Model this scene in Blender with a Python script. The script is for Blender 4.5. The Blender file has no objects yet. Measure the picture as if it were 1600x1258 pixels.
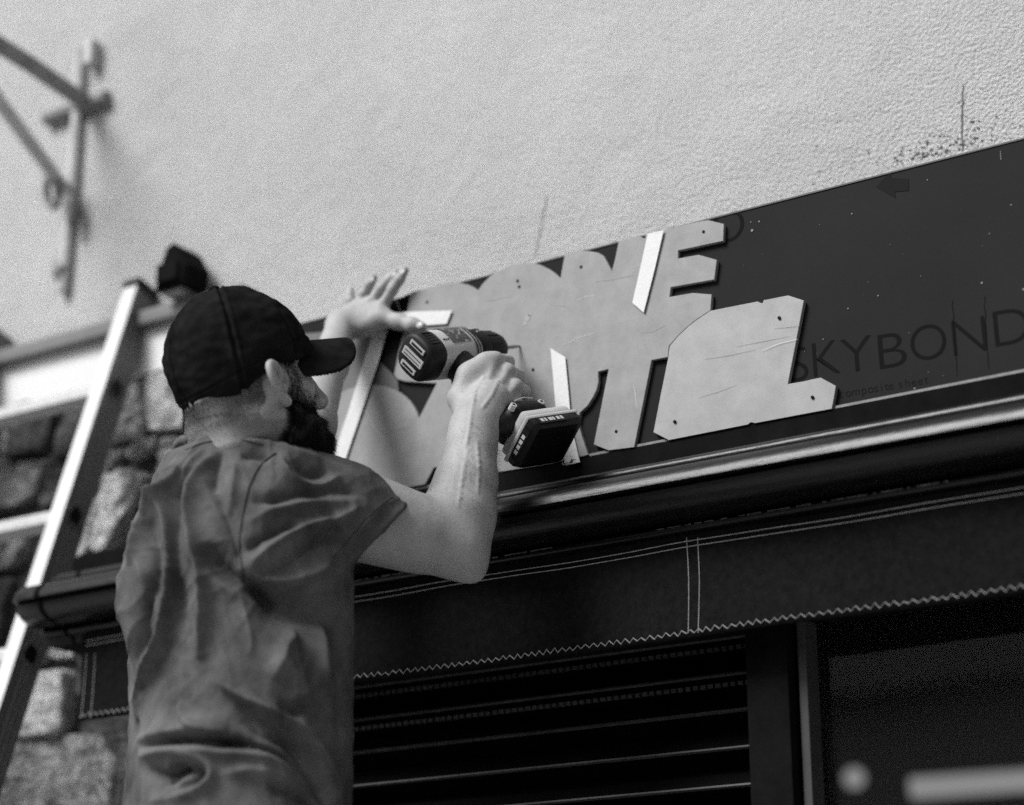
import bpy, bmesh, math, random
import numpy as np
from mathutils import Vector, Matrix, noise
from mathutils.bvhtree import BVHTree
import openvdb

random.seed(7)
rng = np.random.default_rng(7)
SC = bpy.context.scene
COL = SC.collection

# ------------------------------------------------------------------ camera
F, CX, CY = 3200.0, 800.0, 629.0            # focal length and centre in pixels of the 1600x1258 photograph
PITCH = math.atan(1086 / F)
ALPHA = math.atan(5040 * math.cos(PITCH) / F)
HD = np.array([-math.cos(ALPHA), math.sin(ALPHA), 0.0])
RT = np.array([math.sin(ALPHA), math.cos(ALPHA), 0.0])
UPV = np.array([0.0, 0.0, 1.0])
FW = HD * math.cos(PITCH) + UPV * math.sin(PITCH)
IU = -HD * math.sin(PITCH) + UPV * math.cos(PITCH)
CAM = np.array([0.0, -3.3 * FW[1], 1.6])
cd = bpy.data.cameras.new('camera')
cam = bpy.data.objects.new('camera', cd)
COL.objects.link(cam)
M = Matrix.Identity(4)
for i in range(3):
    M[i][0], M[i][1], M[i][2], M[i][3] = RT[i], IU[i], -FW[i], CAM[i]
cam.matrix_world = M
cd.sensor_width = 36.0
cd.lens = 36.0 * F / 1600.0
cd.clip_start = 0.05
cd.clip_end = 500.0
cd.dof.use_dof = True
cd.dof.focus_distance = 3.05
cd.dof.aperture_fstop = 1.6
SC.camera = cam

# ------------------------------------------------------------------ light: bright overcast day, grey film
W = bpy.data.worlds.new('World')
SC.world = W
W.use_nodes = True
nt = W.node_tree
nt.nodes.clear()
sky = nt.nodes.new('ShaderNodeTexSky')
sky.sky_type = 'NISHITA'
sky.sun_disc = False
SUN_EL, SUN_AZ = math.radians(46), math.radians(206)     # azimuth clockwise from +Y: behind the camera, a little to its left
sky.sun_elevation = SUN_EL
sky.sun_rotation = SUN_AZ
sky.air_density = 1.0
sky.dust_density = 4.0
bw = nt.nodes.new('ShaderNodeRGBToBW')
bg = nt.nodes.new('ShaderNodeBackground')
bg.inputs['Strength'].default_value = 0.07
wo = nt.nodes.new('ShaderNodeOutputWorld')
nt.links.new(sky.outputs[0], bw.inputs[0])
nt.links.new(bw.outputs[0], bg.inputs[0])
nt.links.new(bg.outputs[0], wo.inputs[0])
sl = bpy.data.lights.new('sun', 'SUN')
sl.energy = 2.5
sl.angle = math.radians(24)
sl.color = (1, 1, 1)
so = bpy.data.objects.new('sun', sl)
COL.objects.link(so)
sd = Vector((math.sin(SUN_AZ) * math.cos(SUN_EL), math.cos(SUN_AZ) * math.cos(SUN_EL), math.sin(SUN_EL)))
so.rotation_euler = sd.to_track_quat('Z', 'Y').to_euler()
so.location = (-2, -6, 9)
SC.view_settings.view_transform = 'Standard'
SC.view_settings.look = 'None'
SC.view_settings.exposure = 0.72
SC.view_settings.gamma = 1.0
SC.view_settings.use_curve_mapping = False
SC.render.engine = 'CYCLES'
SC.cycles.use_denoising = False
SC.cycles.max_bounces = 6
SC.cycles.caustics_reflective = False
SC.cycles.caustics_refractive = False


# ------------------------------------------------------------------ helpers
def ray(px, py):
    return FW + RT * ((px - CX) / F) + IU * ((CY - py) / F)


def P(px, py, d):                       # a point of the place d metres in front of the camera plane
    return CAM + ray(px, py) * d


def U(px, py, y):                       # a point of the vertical plane Y = y (parallel to the shop front)
    v = ray(px, py)
    return CAM + v * ((y - CAM[1]) / v[1])


def UX(px, py, x):
    v = ray(px, py)
    return CAM + v * ((x - CAM[0]) / v[0])


def mat(name, val, rough=0.7, vary=0.0, vscale=8.0, bump=0.0, bscale=60.0, bdist=0.01, spec=0.5, coat=0.0, detail=6.0,
        metal=0.0, speck=None, stretch=None):
    """grey procedural material: value with noise variation, optional coarse specks, noise bump"""
    m = bpy.data.materials.new(name)
    m.use_nodes = True
    n = m.node_tree
    b = n.nodes['Principled BSDF']
    b.inputs['Base Color'].default_value = (val, val, val, 1)
    b.inputs['Roughness'].default_value = rough
    b.inputs['Specular IOR Level'].default_value = spec
    b.inputs['Metallic'].default_value = metal
    if coat:
        b.inputs['Coat Weight'].default_value = coat
        b.inputs['Coat Roughness'].default_value = 0.12
    tc = n.nodes.new('ShaderNodeTexCoord')
    src = tc.outputs['Object']
    if stretch:
        mp = n.nodes.new('ShaderNodeMapping')
        mp.inputs['Scale'].default_value = stretch
        n.links.new(src, mp.inputs[0])
        src = mp.outputs[0]
    if vary or speck:
        nz = n.nodes.new('ShaderNodeTexNoise')
        nz.inputs['Scale'].default_value = vscale
        nz.inputs['Detail'].default_value = detail
        nz.inputs['Roughness'].default_value = 0.65
        n.links.new(src, nz.inputs['Vector'])
        mr = n.nodes.new('ShaderNodeMapRange')
        mr.inputs['From Min'].default_value = 0.3
        mr.inputs['From Max'].default_value = 0.7
        mr.inputs['To Min'].default_value = val * (1 - vary)
        mr.inputs['To Max'].default_value = val * (1 + vary)
        n.links.new(nz.outputs[0], mr.inputs[0])
        out = mr.outputs[0]
        if speck:                         # (scale, threshold, multiplier)
            n2 = n.nodes.new('ShaderNodeTexNoise')
            n2.inputs['Scale'].default_value = speck[0]
            n2.inputs['Detail'].default_value = 4.0
            n.links.new(src, n2.inputs['Vector'])
            m2 = n.nodes.new('ShaderNodeMapRange')
            m2.inputs['From Min'].default_value = speck[1]
            m2.inputs['From Max'].default_value = speck[1] + 0.08
            m2.inputs['To Min'].default_value = 1.0
            m2.inputs['To Max'].default_value = speck[2]
            n.links.new(n2.outputs[0], m2.inputs[0])
            mu = n.nodes.new('ShaderNodeMath')
            mu.operation = 'MULTIPLY'
            n.links.new(out, mu.inputs[0])
            n.links.new(m2.outputs[0], mu.inputs[1])
            out = mu.outputs[0]
        n.links.new(out, b.inputs['Base Color'])
    if bump:
        bz = n.nodes.new('ShaderNodeTexNoise')
        bz.inputs['Scale'].default_value = bscale
        bz.inputs['Detail'].default_value = 8.0
        bz.inputs['Roughness'].default_value = 0.6
        n.links.new(src, bz.inputs['Vector'])
        bp = n.nodes.new('ShaderNodeBump')
        bp.inputs['Strength'].default_value = bump
        bp.inputs['Distance'].default_value = bdist
        n.links.new(bz.outputs[0], bp.inputs['Height'])
        n.links.new(bp.outputs[0], b.inputs['Normal'])
    return m


def thing(name, loc, label, cat, group=None):
    o = bpy.data.objects.new(name, None)
    o.empty_display_size = 0.05
    o.location = Vector([float(c) for c in loc])
    COL.objects.link(o)
    tag(o, label, cat, group)
    return o


def tag(o, label=None, cat=None, group=None, kind=None):
    if label:
        o['label'] = label
    if cat:
        o['category'] = cat
    if group:
        o['group'] = group
    if kind:
        o['kind'] = kind
    return o


def base_of(o):
    b = Vector((0, 0, 0))
    while o is not None:
        b = b + o.location
        o = o.parent
    return b


def obj(name, verts, faces, mats, parent=None, smooth=False, midx=None, origin=None):
    """link world-space verts/faces as ONE mesh object, its origin at the parent's base or at `origin`"""
    v = np.asarray(verts, dtype=np.float64).reshape(-1, 3)
    off = np.array(base_of(parent)) if parent is not None else np.zeros(3)
    loc = np.zeros(3)
    if origin is not None:
        loc = np.asarray(origin, float) - off
        off = np.asarray(origin, float)
    me = bpy.data.meshes.new(name)
    me.from_pydata((v - off).tolist(), [], [list(map(int, f)) for f in faces])
    if not isinstance(mats, (list, tuple)):
        mats = [mats]
    for m in mats:
        me.materials.append(m)
    if midx is not None:
        me.polygons.foreach_set('material_index', np.asarray(midx, dtype=np.int32))
    if smooth:
        me.polygons.foreach_set('use_smooth', np.ones(len(me.polygons), dtype=bool))
    me.update()
    o = bpy.data.objects.new(name, me)
    COL.objects.link(o)
    if parent is not None:
        o.parent = parent
    o.location = Vector(loc.tolist())
    return o


def clone(o, shift, parent=None):
    """a copy of a part sharing its mesh, moved by shift"""
    c = o.copy()
    COL.objects.link(c)
    c.parent = parent if parent is not None else o.parent
    c.location = o.location + Vector([float(s) for s in shift])
    return c


class MB:
    """collects shapes for one mesh"""
    def __init__(self):
        self.v, self.f, self.m = [], [], []

    def add(self, v, f, m=0):
        b = len(self.v)
        self.v.extend([tuple(map(float, p)) for p in v])
        self.f.extend([tuple(i + b for i in q) for q in f])
        self.m.extend([m] * len(f))
        return self

    def box(self, lo, hi, m=0, bev=0.0):
        x0, y0, z0 = lo
        x1, y1, z1 = hi
        if bev <= 0:
            v = [(x0, y0, z0), (x1, y0, z0), (x1, y1, z0), (x0, y1, z0), (x0, y0, z1), (x1, y0, z1), (x1, y1, z1), (x0, y1, z1)]
            f = [(0, 3, 2, 1), (4, 5, 6, 7), (0, 1, 5, 4), (1, 2, 6, 5), (2, 3, 7, 6), (3, 0, 4, 7)]
            return self.add(v, f, m)
        bm = bmesh.new()
        bmesh.ops.create_cube(bm, size=1.0)
        for q in bm.verts:
            q.co = Vector(((x0 + x1) / 2 + q.co.x * (x1 - x0), (y0 + y1) / 2 + q.co.y * (y1 - y0), (z0 + z1) / 2 + q.co.z * (z1 - z0)))
        bmesh.ops.bevel(bm, geom=bm.edges[:], offset=bev, segments=2, profile=0.7, affect='EDGES')
        return self.bm(bm, m)

    def bm(self, bm, m=0):
        bm.verts.index_update()
        self.add([q.co[:] for q in bm.verts], [[q.index for q in f.verts] for f in bm.faces], m)
        bm.free()
        return self

    def tube(self, pts, r, seg=8, m=0, cap=True):
        pts = [np.asarray(p, float) for p in pts]
        n = len(pts)
        rs = list(r) if hasattr(r, '__len__') else [r] * n
        ref = np.array([0.13, 0.31, 0.94])
        ring = []
        for i, p in enumerate(pts):
            t = pts[min(i + 1, n - 1)] - pts[max(i - 1, 0)]
            t = t / (np.linalg.norm(t) + 1e-12)
            a = np.cross(t, ref)
            a /= np.linalg.norm(a) + 1e-12
            b = np.cross(t, a)
            ring.append([p + rs[i] * (math.cos(2 * math.pi * k / seg) * a + math.sin(2 * math.pi * k / seg) * b) for k in range(seg)])
        v = [q for rr in ring for q in rr]
        f = []
        for i in range(n - 1):
            for k in range(seg):
                k2 = (k + 1) % seg
                f.append((i * seg + k, (i + 1) * seg + k, (i + 1) * seg + k2, i * seg + k2))
        if cap:
            f.append(tuple(range(seg)))
            f.append(tuple((n - 1) * seg + k for k in reversed(range(seg))))
        return self.add(v, f, m)

    def prism(self, poly, y0, y1, m=0, bev=0.0):
        """polygon of (x, z) pairs extruded from y0 (front, nearer the street) to y1"""
        bm = bmesh.new()
        vs = [bm.verts.new((p[0], y0, p[1])) for p in poly]
        f = bm.faces.new(vs)
        bm.normal_update()
        if f.normal.y > 0:
            f.normal_flip()
        ed = list(f.edges)
        r = bmesh.ops.extrude_face_region(bm, geom=[f], use_keep_orig=True)
        nv = [e for e in r['geom'] if isinstance(e, bmesh.types.BMVert)]
        for q in nv:
            q.co.y = y1
        bmesh.ops.recalc_face_normals(bm, faces=bm.faces[:])
        if bev > 0:
            fe = [e for e in bm.edges if abs(e.verts[0].co.y - y0) < 1e-7 and abs(e.verts[1].co.y - y0) < 1e-7]
            bmesh.ops.bevel(bm, geom=fe, offset=bev, segments=1, affect='EDGES')
        bmesh.ops.triangulate(bm, faces=[q for q in bm.faces if len(q.verts) > 4], quad_method='BEAUTY', ngon_method='BEAUTY')
        return self.bm(bm, m)

    def xform(self, fn):
        self.v = [tuple(map(float, fn(np.array(p)))) for p in self.v]
        return self

    def build(self, name, mats, parent=None, smooth=False, origin=None):
        return obj(name, self.v, self.f, mats, parent, smooth, self.m, origin)


def smooth_angle(o, deg=35):
    me = o.data
    me.polygons.foreach_set('use_smooth', np.ones(len(me.polygons), dtype=bool))
    bm = bmesh.new()
    bm.from_mesh(me)
    for e in bm.edges:
        e.smooth = len(e.link_faces) == 2 and e.calc_face_angle(3.2) < math.radians(deg)
    bm.to_mesh(me)
    bm.free()
    return o


def xz(pts, y):
    r = []
    for a, b in pts:
        q = U(a, b, y)
        r.append((q[0], q[2]))
    return r


def curve(pts, n=8):
    """Catmull-Rom through the points"""
    p = [np.asarray(q, float) for q in pts]
    p = [2 * p[0] - p[1]] + p + [2 * p[-1] - p[-2]]
    out = []
    for i in range(1, len(p) - 2):
        for k in range(n):
            t = k / n
            out.append(0.5 * (2 * p[i] + (p[i + 1] - p[i - 1]) * t + (2 * p[i - 1] - 5 * p[i] + 4 * p[i + 1] - p[i + 2]) * t * t
                              + (3 * p[i] - p[i - 1] - 3 * p[i + 1] + p[i + 2]) * t ** 3))
    out.append(p[-2])
    return out

# ================================================================== large structure
WY = 0.26                                # the house wall stands behind the shop front, whose fascia is at Y = 0
m_render = mat('rough_render', 0.62, 0.95, 0.15, 0.9, 1.0, 170.0, 0.012, 0.1, speck=(300.0, 0.60, 0.86))
_n = m_render.node_tree                     # trowelled unevenness under the fine grain
_b = _n.nodes['Principled BSDF']
_z = _n.nodes.new('ShaderNodeTexNoise')
_z.inputs['Scale'].default_value = 9.0
_z.inputs['Detail'].default_value = 5.0
_z.inputs['Distortion'].default_value = 0.8
_tc = [q for q in _n.nodes if q.type == 'TEX_COORD'][0]
_n.links.new(_tc.outputs['Object'], _z.inputs['Vector'])
_p = _n.nodes.new('ShaderNodeBump')
_p.inputs['Strength'].default_value = 0.18
_p.inputs['Distance'].default_value = 0.05
_old = [q for q in _n.nodes if q.type == 'BUMP' and q != _p][0]
_n.links.new(_z.outputs[0], _p.inputs['Height'])
_n.links.new(_old.outputs[0], _p.inputs['Normal'])
_n.links.new(_p.outputs[0], _b.inputs['Normal'])
m_ground = mat('paving', 0.45, 0.9, 0.2, 3.0, 0.3, 40.0)
m_asphalt = mat('asphalt', 0.05, 0.9, 0.3, 6.0, 0.4, 200.0)
m_mortar = mat('dark_mortar', 0.06, 0.95, 0.6, 30.0, 1.0, 60.0, 0.02, 0.1)
m_blackpaint = mat('black_gloss_paint', 0.003, 0.30, 0.4, 3.0, 0.22, 22.0, 0.004, 0.27, coat=0.05, stretch=(1, 6, 6))
m_blackmatt = mat('black_board', 0.005, 0.8, 0.5, 20.0, 0.2, 60.0, 0.004, 0.05)
m_fascia = mat('fascia_laminate', 0.0150, 0.62, 0.22, 2.2, 0.05, 300.0, 0.001, 0.06, speck=(160.0, 0.62, 1.25))
m_ink = mat('print_ink', 0.0048, 0.7, 0.1, 40.0, spec=0.05)
m_white = mat('white_paint', 0.72, 0.6, 0.07, 5.0, 0.2, 50.0, 0.004)
m_greymould = mat('grey_moulding', 0.16, 0.6, 0.2, 6.0)
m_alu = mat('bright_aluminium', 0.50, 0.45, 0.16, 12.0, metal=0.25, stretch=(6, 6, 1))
m_aluside = mat('dull_shaded_aluminium', 0.17, 0.5, 0.18, 14.0, metal=0.3, stretch=(9, 9, 1))  # also paints the shaded sides of the ladder stiles
m_black = mat('black_plastic', 0.004, 0.45, 0.2, 30.0, spec=0.2)
m_iron = mat('wrought_iron', 0.20, 0.6, 0.3, 20.0, 0.3, 80.0)
m_irongrey = mat('hazed_iron', 0.48, 0.6, 0.2, 20.0)  # iron paled in colour to imitate the haze of blur

gm = MB().box((-40, -40, -0.3), (40, 1.2, 0.0))
tag(gm.build('pavement', m_ground), kind='structure')
rm = MB().box((-40, -15.0, -0.25), (40, -3.6, 0.004))
tag(rm.build('road', m_asphalt), kind='structure')
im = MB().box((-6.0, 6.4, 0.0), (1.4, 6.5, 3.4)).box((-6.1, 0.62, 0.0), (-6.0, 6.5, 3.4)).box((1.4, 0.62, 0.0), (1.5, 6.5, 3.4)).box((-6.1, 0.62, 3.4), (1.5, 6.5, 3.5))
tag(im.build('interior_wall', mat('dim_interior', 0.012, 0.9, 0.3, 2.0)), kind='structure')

# ---- rendered house wall above the shop
t = thing('rendered_wall', (-1.6, WY, 2.86), 'rough pale rendered house wall rising above the black shop sign', 'wall')
MB().box((-7.5, WY, 2.93), (3.2, WY + 0.35, 7.0)).build('render_coat', m_render, t)
MB().box((-1.9, WY + 0.02, 2.40), (3.2, WY + 0.35, 2.929)).build('lintel', m_blackmatt, t)
m_crack = mat('crack_grey', 0.11, 1.0)  # dark grey for cracks and flaked specks


def ribbon(pts, w, y, name, m, parent, taper=True):
    """a thin strip following a pixel polyline on the plane y"""
    q = [U(a, b, y) for a, b in pts]
    v, f = [], []
    n = len(q)
    for i, p in enumerate(q):
        tn = q[min(i + 1, n - 1)] - q[max(i - 1, 0)]
        tn /= np.linalg.norm(tn)
        s = np.array([-tn[2], 0, tn[0]])
        ww = w * (1 if not taper else 0.35 + 0.65 * math.sin(math.pi * (0.12 + 0.76 * i / (n - 1))))
        v += [p + s * ww / 2, p - s * ww / 2]
    for i in range(n - 1):
        f.append((2 * i, 2 * i + 1, 2 * i + 3, 2 * i + 2))
    return obj(name, v, f, m, parent)


def jag(pts, n, a):
    out = []
    for k in range(n + 1):
        s = k / n * (len(pts) - 1)
        i = min(int(s), len(pts) - 2)
        u = s - i
        out.append((pts[i][0] * (1 - u) + pts[i + 1][0] * u + rng.normal(0, a), pts[i][1] * (1 - u) + pts[i + 1][1] * u))
    return out


ribbon(jag([(1505, 132), (1503, 180), (1504, 236)], 24, 0.7), 0.0026, WY - 0.001, 'crack', m_crack, t)
ribbon(jag([(856, 305), (846, 350), (836, 402)], 18, 1.2), 0.0018, WY - 0.001, 'crack', m_crack, t)
fl = MB()
for k in range(230):
    if k < 150:
        a, b = rng.normal(1470, 42), 0
        b = 262 - (a - 1420) * 0.26 - abs(rng.normal(0, 17)) - 8
    else:
        a = rng.uniform(1240, 1600)
        b = 262 - (a - 1420) * 0.26 - abs(rng.normal(0, 34)) - 4
    c = U(a, b, WY - 0.0012)
    s = rng.uniform(0.0008, 0.0026) * (1.2 if k < 60 else 0.7)
    n = 6
    fl.add([c + np.array([math.cos(2 * math.pi * i / n) * s * rng.uniform(0.4, 1.6), 0, math.sin(2 * math.pi * i / n) * s * rng.uniform(0.3, 1.1)]) for i in range(n)], [tuple(range(n))])
tag(fl.build('flaked_speck', m_crack, t), kind='stuff')

# ---- white ledge along the house wall left of the shop
t = thing('wall_ledge', (-3.2, WY - 0.03, 2.85), 'white painted ledge with a grey top moulding above the rubble stones', 'ledge')
yb = WY - 0.03
zb0, zb1 = U(230, 583, yb)[2], U(230, 512, yb)[2]
xr = U(385, 540, yb)[0]
MB().box((-7.5, yb, zb0), (xr, WY + 0.02, zb1), bev=0.004).build('ledge_band', m_white, t)
ym = WY - 0.055
zm0, zm1 = U(230, 504, ym)[2], U(230, 482, ym)[2]
MB().box((-7.5, ym, zm0), (xr, WY + 0.02, zm1), bev=0.006).build('ledge_moulding', m_greymould, t)

# ---- rubble stone wall
sw = thing('stone_wall', (-3.0, WY, 0.0), 'dark rubble stone wall under the white ledge, partly behind the ladder', 'wall')
MB().box((-7.5, WY - 0.004, 0.0), (-1.95, WY + 0.34, zb0 + 0.01)).build('mortar', m_mortar, sw)
STONE = {
    'p': mat('pale_rough_stone', 0.62, 0.95, 0.5, 45.0, 1.0, 90.0, 0.03, 0.1, speck=(130.0, 0.58, 0.35)),
    'm': mat('grey_stone', 0.31, 0.95, 0.7, 26.0, 1.0, 70.0, 0.05, 0.15, speck=(60.0, 0.58, 1.7)),
    'd': mat('dark_stone', 0.09, 0.95, 0.7, 22.0, 1.0, 60.0, 0.04, 0.2, speck=(50.0, 0.6, 1.6)),
}


def stone(poly, kind, proud, seed):
    """an irregular rubble stone: rounded outline, knobbly face"""
    c = np.array([np.mean([p[0] for p in poly]), np.mean([p[1] for p in poly])])
    pts = [c + (np.array(p) - c) * 1.07 for p in poly]
    dense = []
    for i, p in enumerate(pts):
        q = pts[(i + 1) % len(pts)]
        for k in range(6):
            dense.append(p + (q - p) * k / 6)
    for _ in range(1):
        dense = [(dense[i - 1] + 2 * dense[i] + dense[(i + 1) % len(dense)]) / 4 for i in range(len(dense))]
    n = len(dense)
    rings = [(1.0, 0.02), (0.985, -proud * 0.7), (0.955, -proud * 0.98), (0.87, -proud), (0.72, -proud * 0.96), (0.56, -proud * 1.02), (0.38, -proud * 0.98), (0.18, -proud * 1.0)]
    v, f = [], []
    for s, dy in rings:
        for p in dense:
            q = c + (p - c) * s
            w = noise.noise(Vector((q[0] * 22 + seed * 7.3, q[1] * 22, seed))) * 0.016 + noise.noise(Vector((q[0] * 70, q[1] * 70 + seed * 3, seed))) * 0.008 + abs(noise.noise(Vector((q[0] * 45 + 9, q[1] * 30 + seed * 3, seed)))) * 0.012
            e = noise.noise(Vector((q[0] * 40 + seed, q[1] * 40, 5.0))) * 0.006
            v.append((q[0] + e, WY + dy + (w if dy < 0 else 0), q[1] + e * 0.7))
    v.append((c[0], WY - proud * 1.1, c[1]))
    for r in range(len(rings) - 1):
        for k in range(n):
            k2 = (k + 1) % n
            f.append((r * n + k, (r + 1) * n + k, (r + 1) * n + k2, r * n + k2))
    b = (len(rings) - 1) * n
    for k in range(n):
        f.append((b + k, len(v) - 1, b + (k + 1) % n))
    return obj('stone', v, f, STONE[kind], sw, True)


# outlines measured on the wall: (pixels, tone, how far it stands out)
for k, (px, kd, pr) in enumerate([
    ([(196, 606), (243, 594), (262, 640), (250, 668), (214, 690), (172, 702), (178, 640)], 'm', 0.02),
    ([(249, 596), (290, 584), (312, 660), (300, 676), (250, 680)], 'p', 0.045),
    ([(144, 744), (172, 714), (203, 706), (196, 728), (158, 752)], 'm', 0.03),
    ([(210, 718), (232, 694), (262, 690), (250, 706), (222, 722)], 'p', 0.035),
    ([(266, 694), (330, 682), (340, 760), (262, 764)], 'm', 0.03),
    ([(186, 752), (228, 742), (250, 750), (222, 800), (186, 872), (163, 862)], 'p', 0.05),
    ([(128, 792), (150, 780), (172, 800), (158, 850), (146, 894), (98, 896)], 'p', 0.045),
    ([(58, 1012), (84, 1006), (88, 1026), (70, 1040), (52, 1044)], 'm', 0.04),
    ([(95, 1012), (135, 1006), (135, 1030), (94, 1030)], 'p', 0.03),
    ([(44, 1098), (70, 1056), (124, 1054), (118, 1140), (100, 1152), (46, 1154)], 'p', 0.05),
    ([(8, 1172), (90, 1156), (168, 1152), (188, 1200), (180, 1330), (0, 1340), (-30, 1250)], 'm', 0.03),
    ([(-60, 664), (40, 638), (96, 626), (80, 706), (-60, 728)], 'd', 0.03),
    ([(-60, 744), (40, 728), (80, 722), (60, 786), (-60, 812)], 'm', 0.03),
    ([(-70, 842), (20, 822), (62, 814), (40, 886), (-70, 908)], 'm', 0.03),
    ([(-80, 930), (-6, 912), (30, 906), (10, 1000), (-80, 1016)], 'd', 0.03),
    ([(100, 640), (128, 620), (170, 612), (160, 690), (90, 720)], 'd', 0.02),
    ([(84, 736), (132, 730), (120, 770), (70, 800)], 'd', 0.02),
    ([(-80, 1034), (20, 1014), (34, 1050), (0, 1150), (-80, 1166)], 'd', 0.03),
    ([(140, 1020), (240, 1000), (250, 1090), (132, 1100)], 'd', 0.02),
    ([(132, 1160), (250, 1110), (260, 1200), (200, 1330)], 'd', 0.02),
    ([(230, 770), (330, 770), (330, 880), (210, 880)], 'd', 0.02),
]):
    stone(xz(px, WY), kd, pr, k + 1)
# the courses that run on beyond the picture's left edge and below it
for row in range(12):
    z1 = zb0 - 0.02 - row * 0.2
    x = -3.16 - 0.04 * (row % 3)
    while x > -4.6:
        w = random.uniform(0.16, 0.34)
        hh = 0.175
        z0 = z1 - hh
        if z0 > 0.0:
            j = lambda: random.uniform(-0.012, 0.012)
            stone([(x - w + j(), z0 + j()), (x - 0.02 + j(), z0 + j()), (x - 0.02 + j(), z1 + j()), (x - w + j(), z1 + j())], random.choice('mmdp'), 0.03, 60 + row * 9 + w)
        x -= w + 0.012
for row in range(5):
    z1 = 1.80 - row * 0.34
    for x in (-2.05, -2.45, -2.85):
        j = lambda: random.uniform(-0.02, 0.02)
        stone([(x - 0.36 + j(), z1 - 0.31 + j()), (x + j(), z1 - 0.31 + j()), (x + j(), z1 + j()), (x - 0.36 + j(), z1 + j())], random.choice('md'), 0.03, 200 + row + x)

# stones on the stretch behind the man, up to the end of the shop front
for row in range(4):
    z1 = 2.80 - row * 0.125
    for k in range(3):
        x0 = -2.36 + k * 0.125 + 0.03 * (row % 2)
        j = lambda: random.uniform(-0.010, 0.010)
        stone([(x0 + j(), z1 - 0.115 + j()), (x0 + 0.115 + j(), z1 - 0.115 + j()), (x0 + 0.115 + j(), z1 + j()), (x0 + j(), z1 + j())], 'mdm'[(row + k) % 3], 0.03, 300 + row * 5 + k)

# ---- fascia board
FB = thing('fascia_board', (-1.3, 0.0, 2.545), 'long dark composite fascia board with faded SKYBOND print', 'fascia board')
ZT, ZB = 2.891, 2.545
XL, XR = U(438, 560, 0)[0], 1.3
MB().box((XL, 0.0, ZB), (XR, 0.012, ZT)).build('panel', m_fascia, FB)
MB().box((XL, 0.0125, ZB - 0.3), (XR, WY + 0.015, ZT - 0.012)).build('backing_box', m_blackmatt, FB)
m_trim = mat('edge_highlight', 0.16, 0.5, 0.4, 40.0)  # paler grey paints the highlight along the fascia's bottom edge
MB().box((XL, -0.004, ZB - 0.0015), (XR, 0.011, ZB + 0.0025)).build('edge_trim', m_trim, FB)
MB().box((XL, -0.0015, ZT - 0.001), (XR, 0.012, ZT + 0.0015)).build('top_trim', mat('dark_edge', 0.02, 0.5), FB)


def glyph(ch, base, along, upv, height, y, name, parent, m, wide=None, thin=-0.012):
    """one printed letter, its baseline start at base, in the fascia's plane"""
    cu = bpy.data.curves.new(name, 'FONT')
    cu.body = ch
    cu.size = 1.0
    cu.resolution_u = 6
    cu.offset = thin
    tmp = bpy.data.objects.new('tmp_glyph', cu)
    COL.objects.link(tmp)
    dg = bpy.context.evaluated_depsgraph_get()
    me = bpy.data.meshes.new_from_object(tmp.evaluated_get(dg))
    v = np.array([q.co[:] for q in me.vertices])
    f = [list(p.vertices) for p in me.polygons]
    bpy.data.objects.remove(tmp)
    bpy.data.curves.remove(cu)
    bpy.data.meshes.remove(me)
    capz = 0.73
    s = height / capz
    x0, x1 = v[:, 0].min(), v[:, 0].max()
    sx = wide / (x1 - x0) if wide else s
    w = [base + along * ((p[0] - x0) * sx) + upv * (p[1] * s) for p in v]
    for q in w:
        q[1] = y
        q[2] = min(q[2], 2.8885)              # the print runs off the board's top edge
    return obj(name, w, f, m, parent), (v[:, 0].max() if len(v) else 0.3) * s


b0, b1 = U(1271, 592, 0), U(1566, 543, 0)
al = (b1 - b0) / np.linalg.norm(b1 - b0)
upg = np.array([al[2] * -1, 0, al[0]])
upg = np.array([-0.02, 0, 1.0])
hgt = 0.062 * 0.93
# each letter starts at the pixel where the photograph shows it
for ch, a, b, e in (('S', 1234, 598, 1264), ('K', 1272, 590, 1314), ('Y', 1316, 585, 1365), ('B', 1375, 578, 1418), ('O', 1425, 567, 1481), ('N', 1491, 557, 1543), ('D', 1556, 543, 1612)):
    wd = float(np.linalg.norm(U(e, b - (e - a) * 0.165, 0) - U(a, b, 0)))
    glyph(ch, U(a, b, 0), al, upg, hgt, -0.0003, 'letter', FB, m_ink, wd)
a = 1312.0
for ch in 'composite sheet':
    if ch != ' ':
        glyph(ch, U(a, 622 - (a - 1312) * 0.163, 0), al, upg, 0.0135, -0.0003, 'letter', FB, m_ink)
    a += {'m': 15, 'i': 5.5, 't': 6.5, ' ': 6}.get(ch, 10)
glyph('D', U(1118, 384, 0), al, upg, 0.062, -0.0003, 'letter', FB, m_ink)
ar = MB().prism(xz([(1369, 292), (1392, 268), (1392, 278), (1420, 280), (1420, 298), (1398, 300), (1400, 310)], 0), -0.0007, 0.001)
ar.build('printed_arrow', mat('faded_ink', 0.0072, 0.6, 0.1, 40.0, spec=0.06), FB)
for pts in ([(1488, 470), (1491, 520), (1496, 588)], [(1538, 462), (1541, 520), (1545, 576)]):
    ribbon(jag(pts, 16, 0.5), 0.0010, -0.0004, 'scratch', mat('scratch', 0.005, 0.8, spec=0.0), FB)
m_fleck = mat('pale_fleck', 0.2, 0.7)
fk = MB()
for (a, b, s) in [(1175, 360, .0022), (1186, 346, .0014), (1173, 347, .001), (1331, 334, .0012), (1372, 462, .0012), (1325, 482, .0012), (1449, 281, .001), (1534, 442, .0016), (1599, 452, .0016),
                  (1429, 607, .0014), (1286, 530, .001), (1580, 320, .001), (1546, 365, .0008), (1420, 520, .0007), (1500, 610, .0008)]:
    c = U(a, b, -0.001)
    fk.add([c + np.array([math.cos(i * math.pi / 3) * s, 0, math.sin(i * math.pi / 3) * s]) for i in range(6)], [tuple(range(6))])
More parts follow.
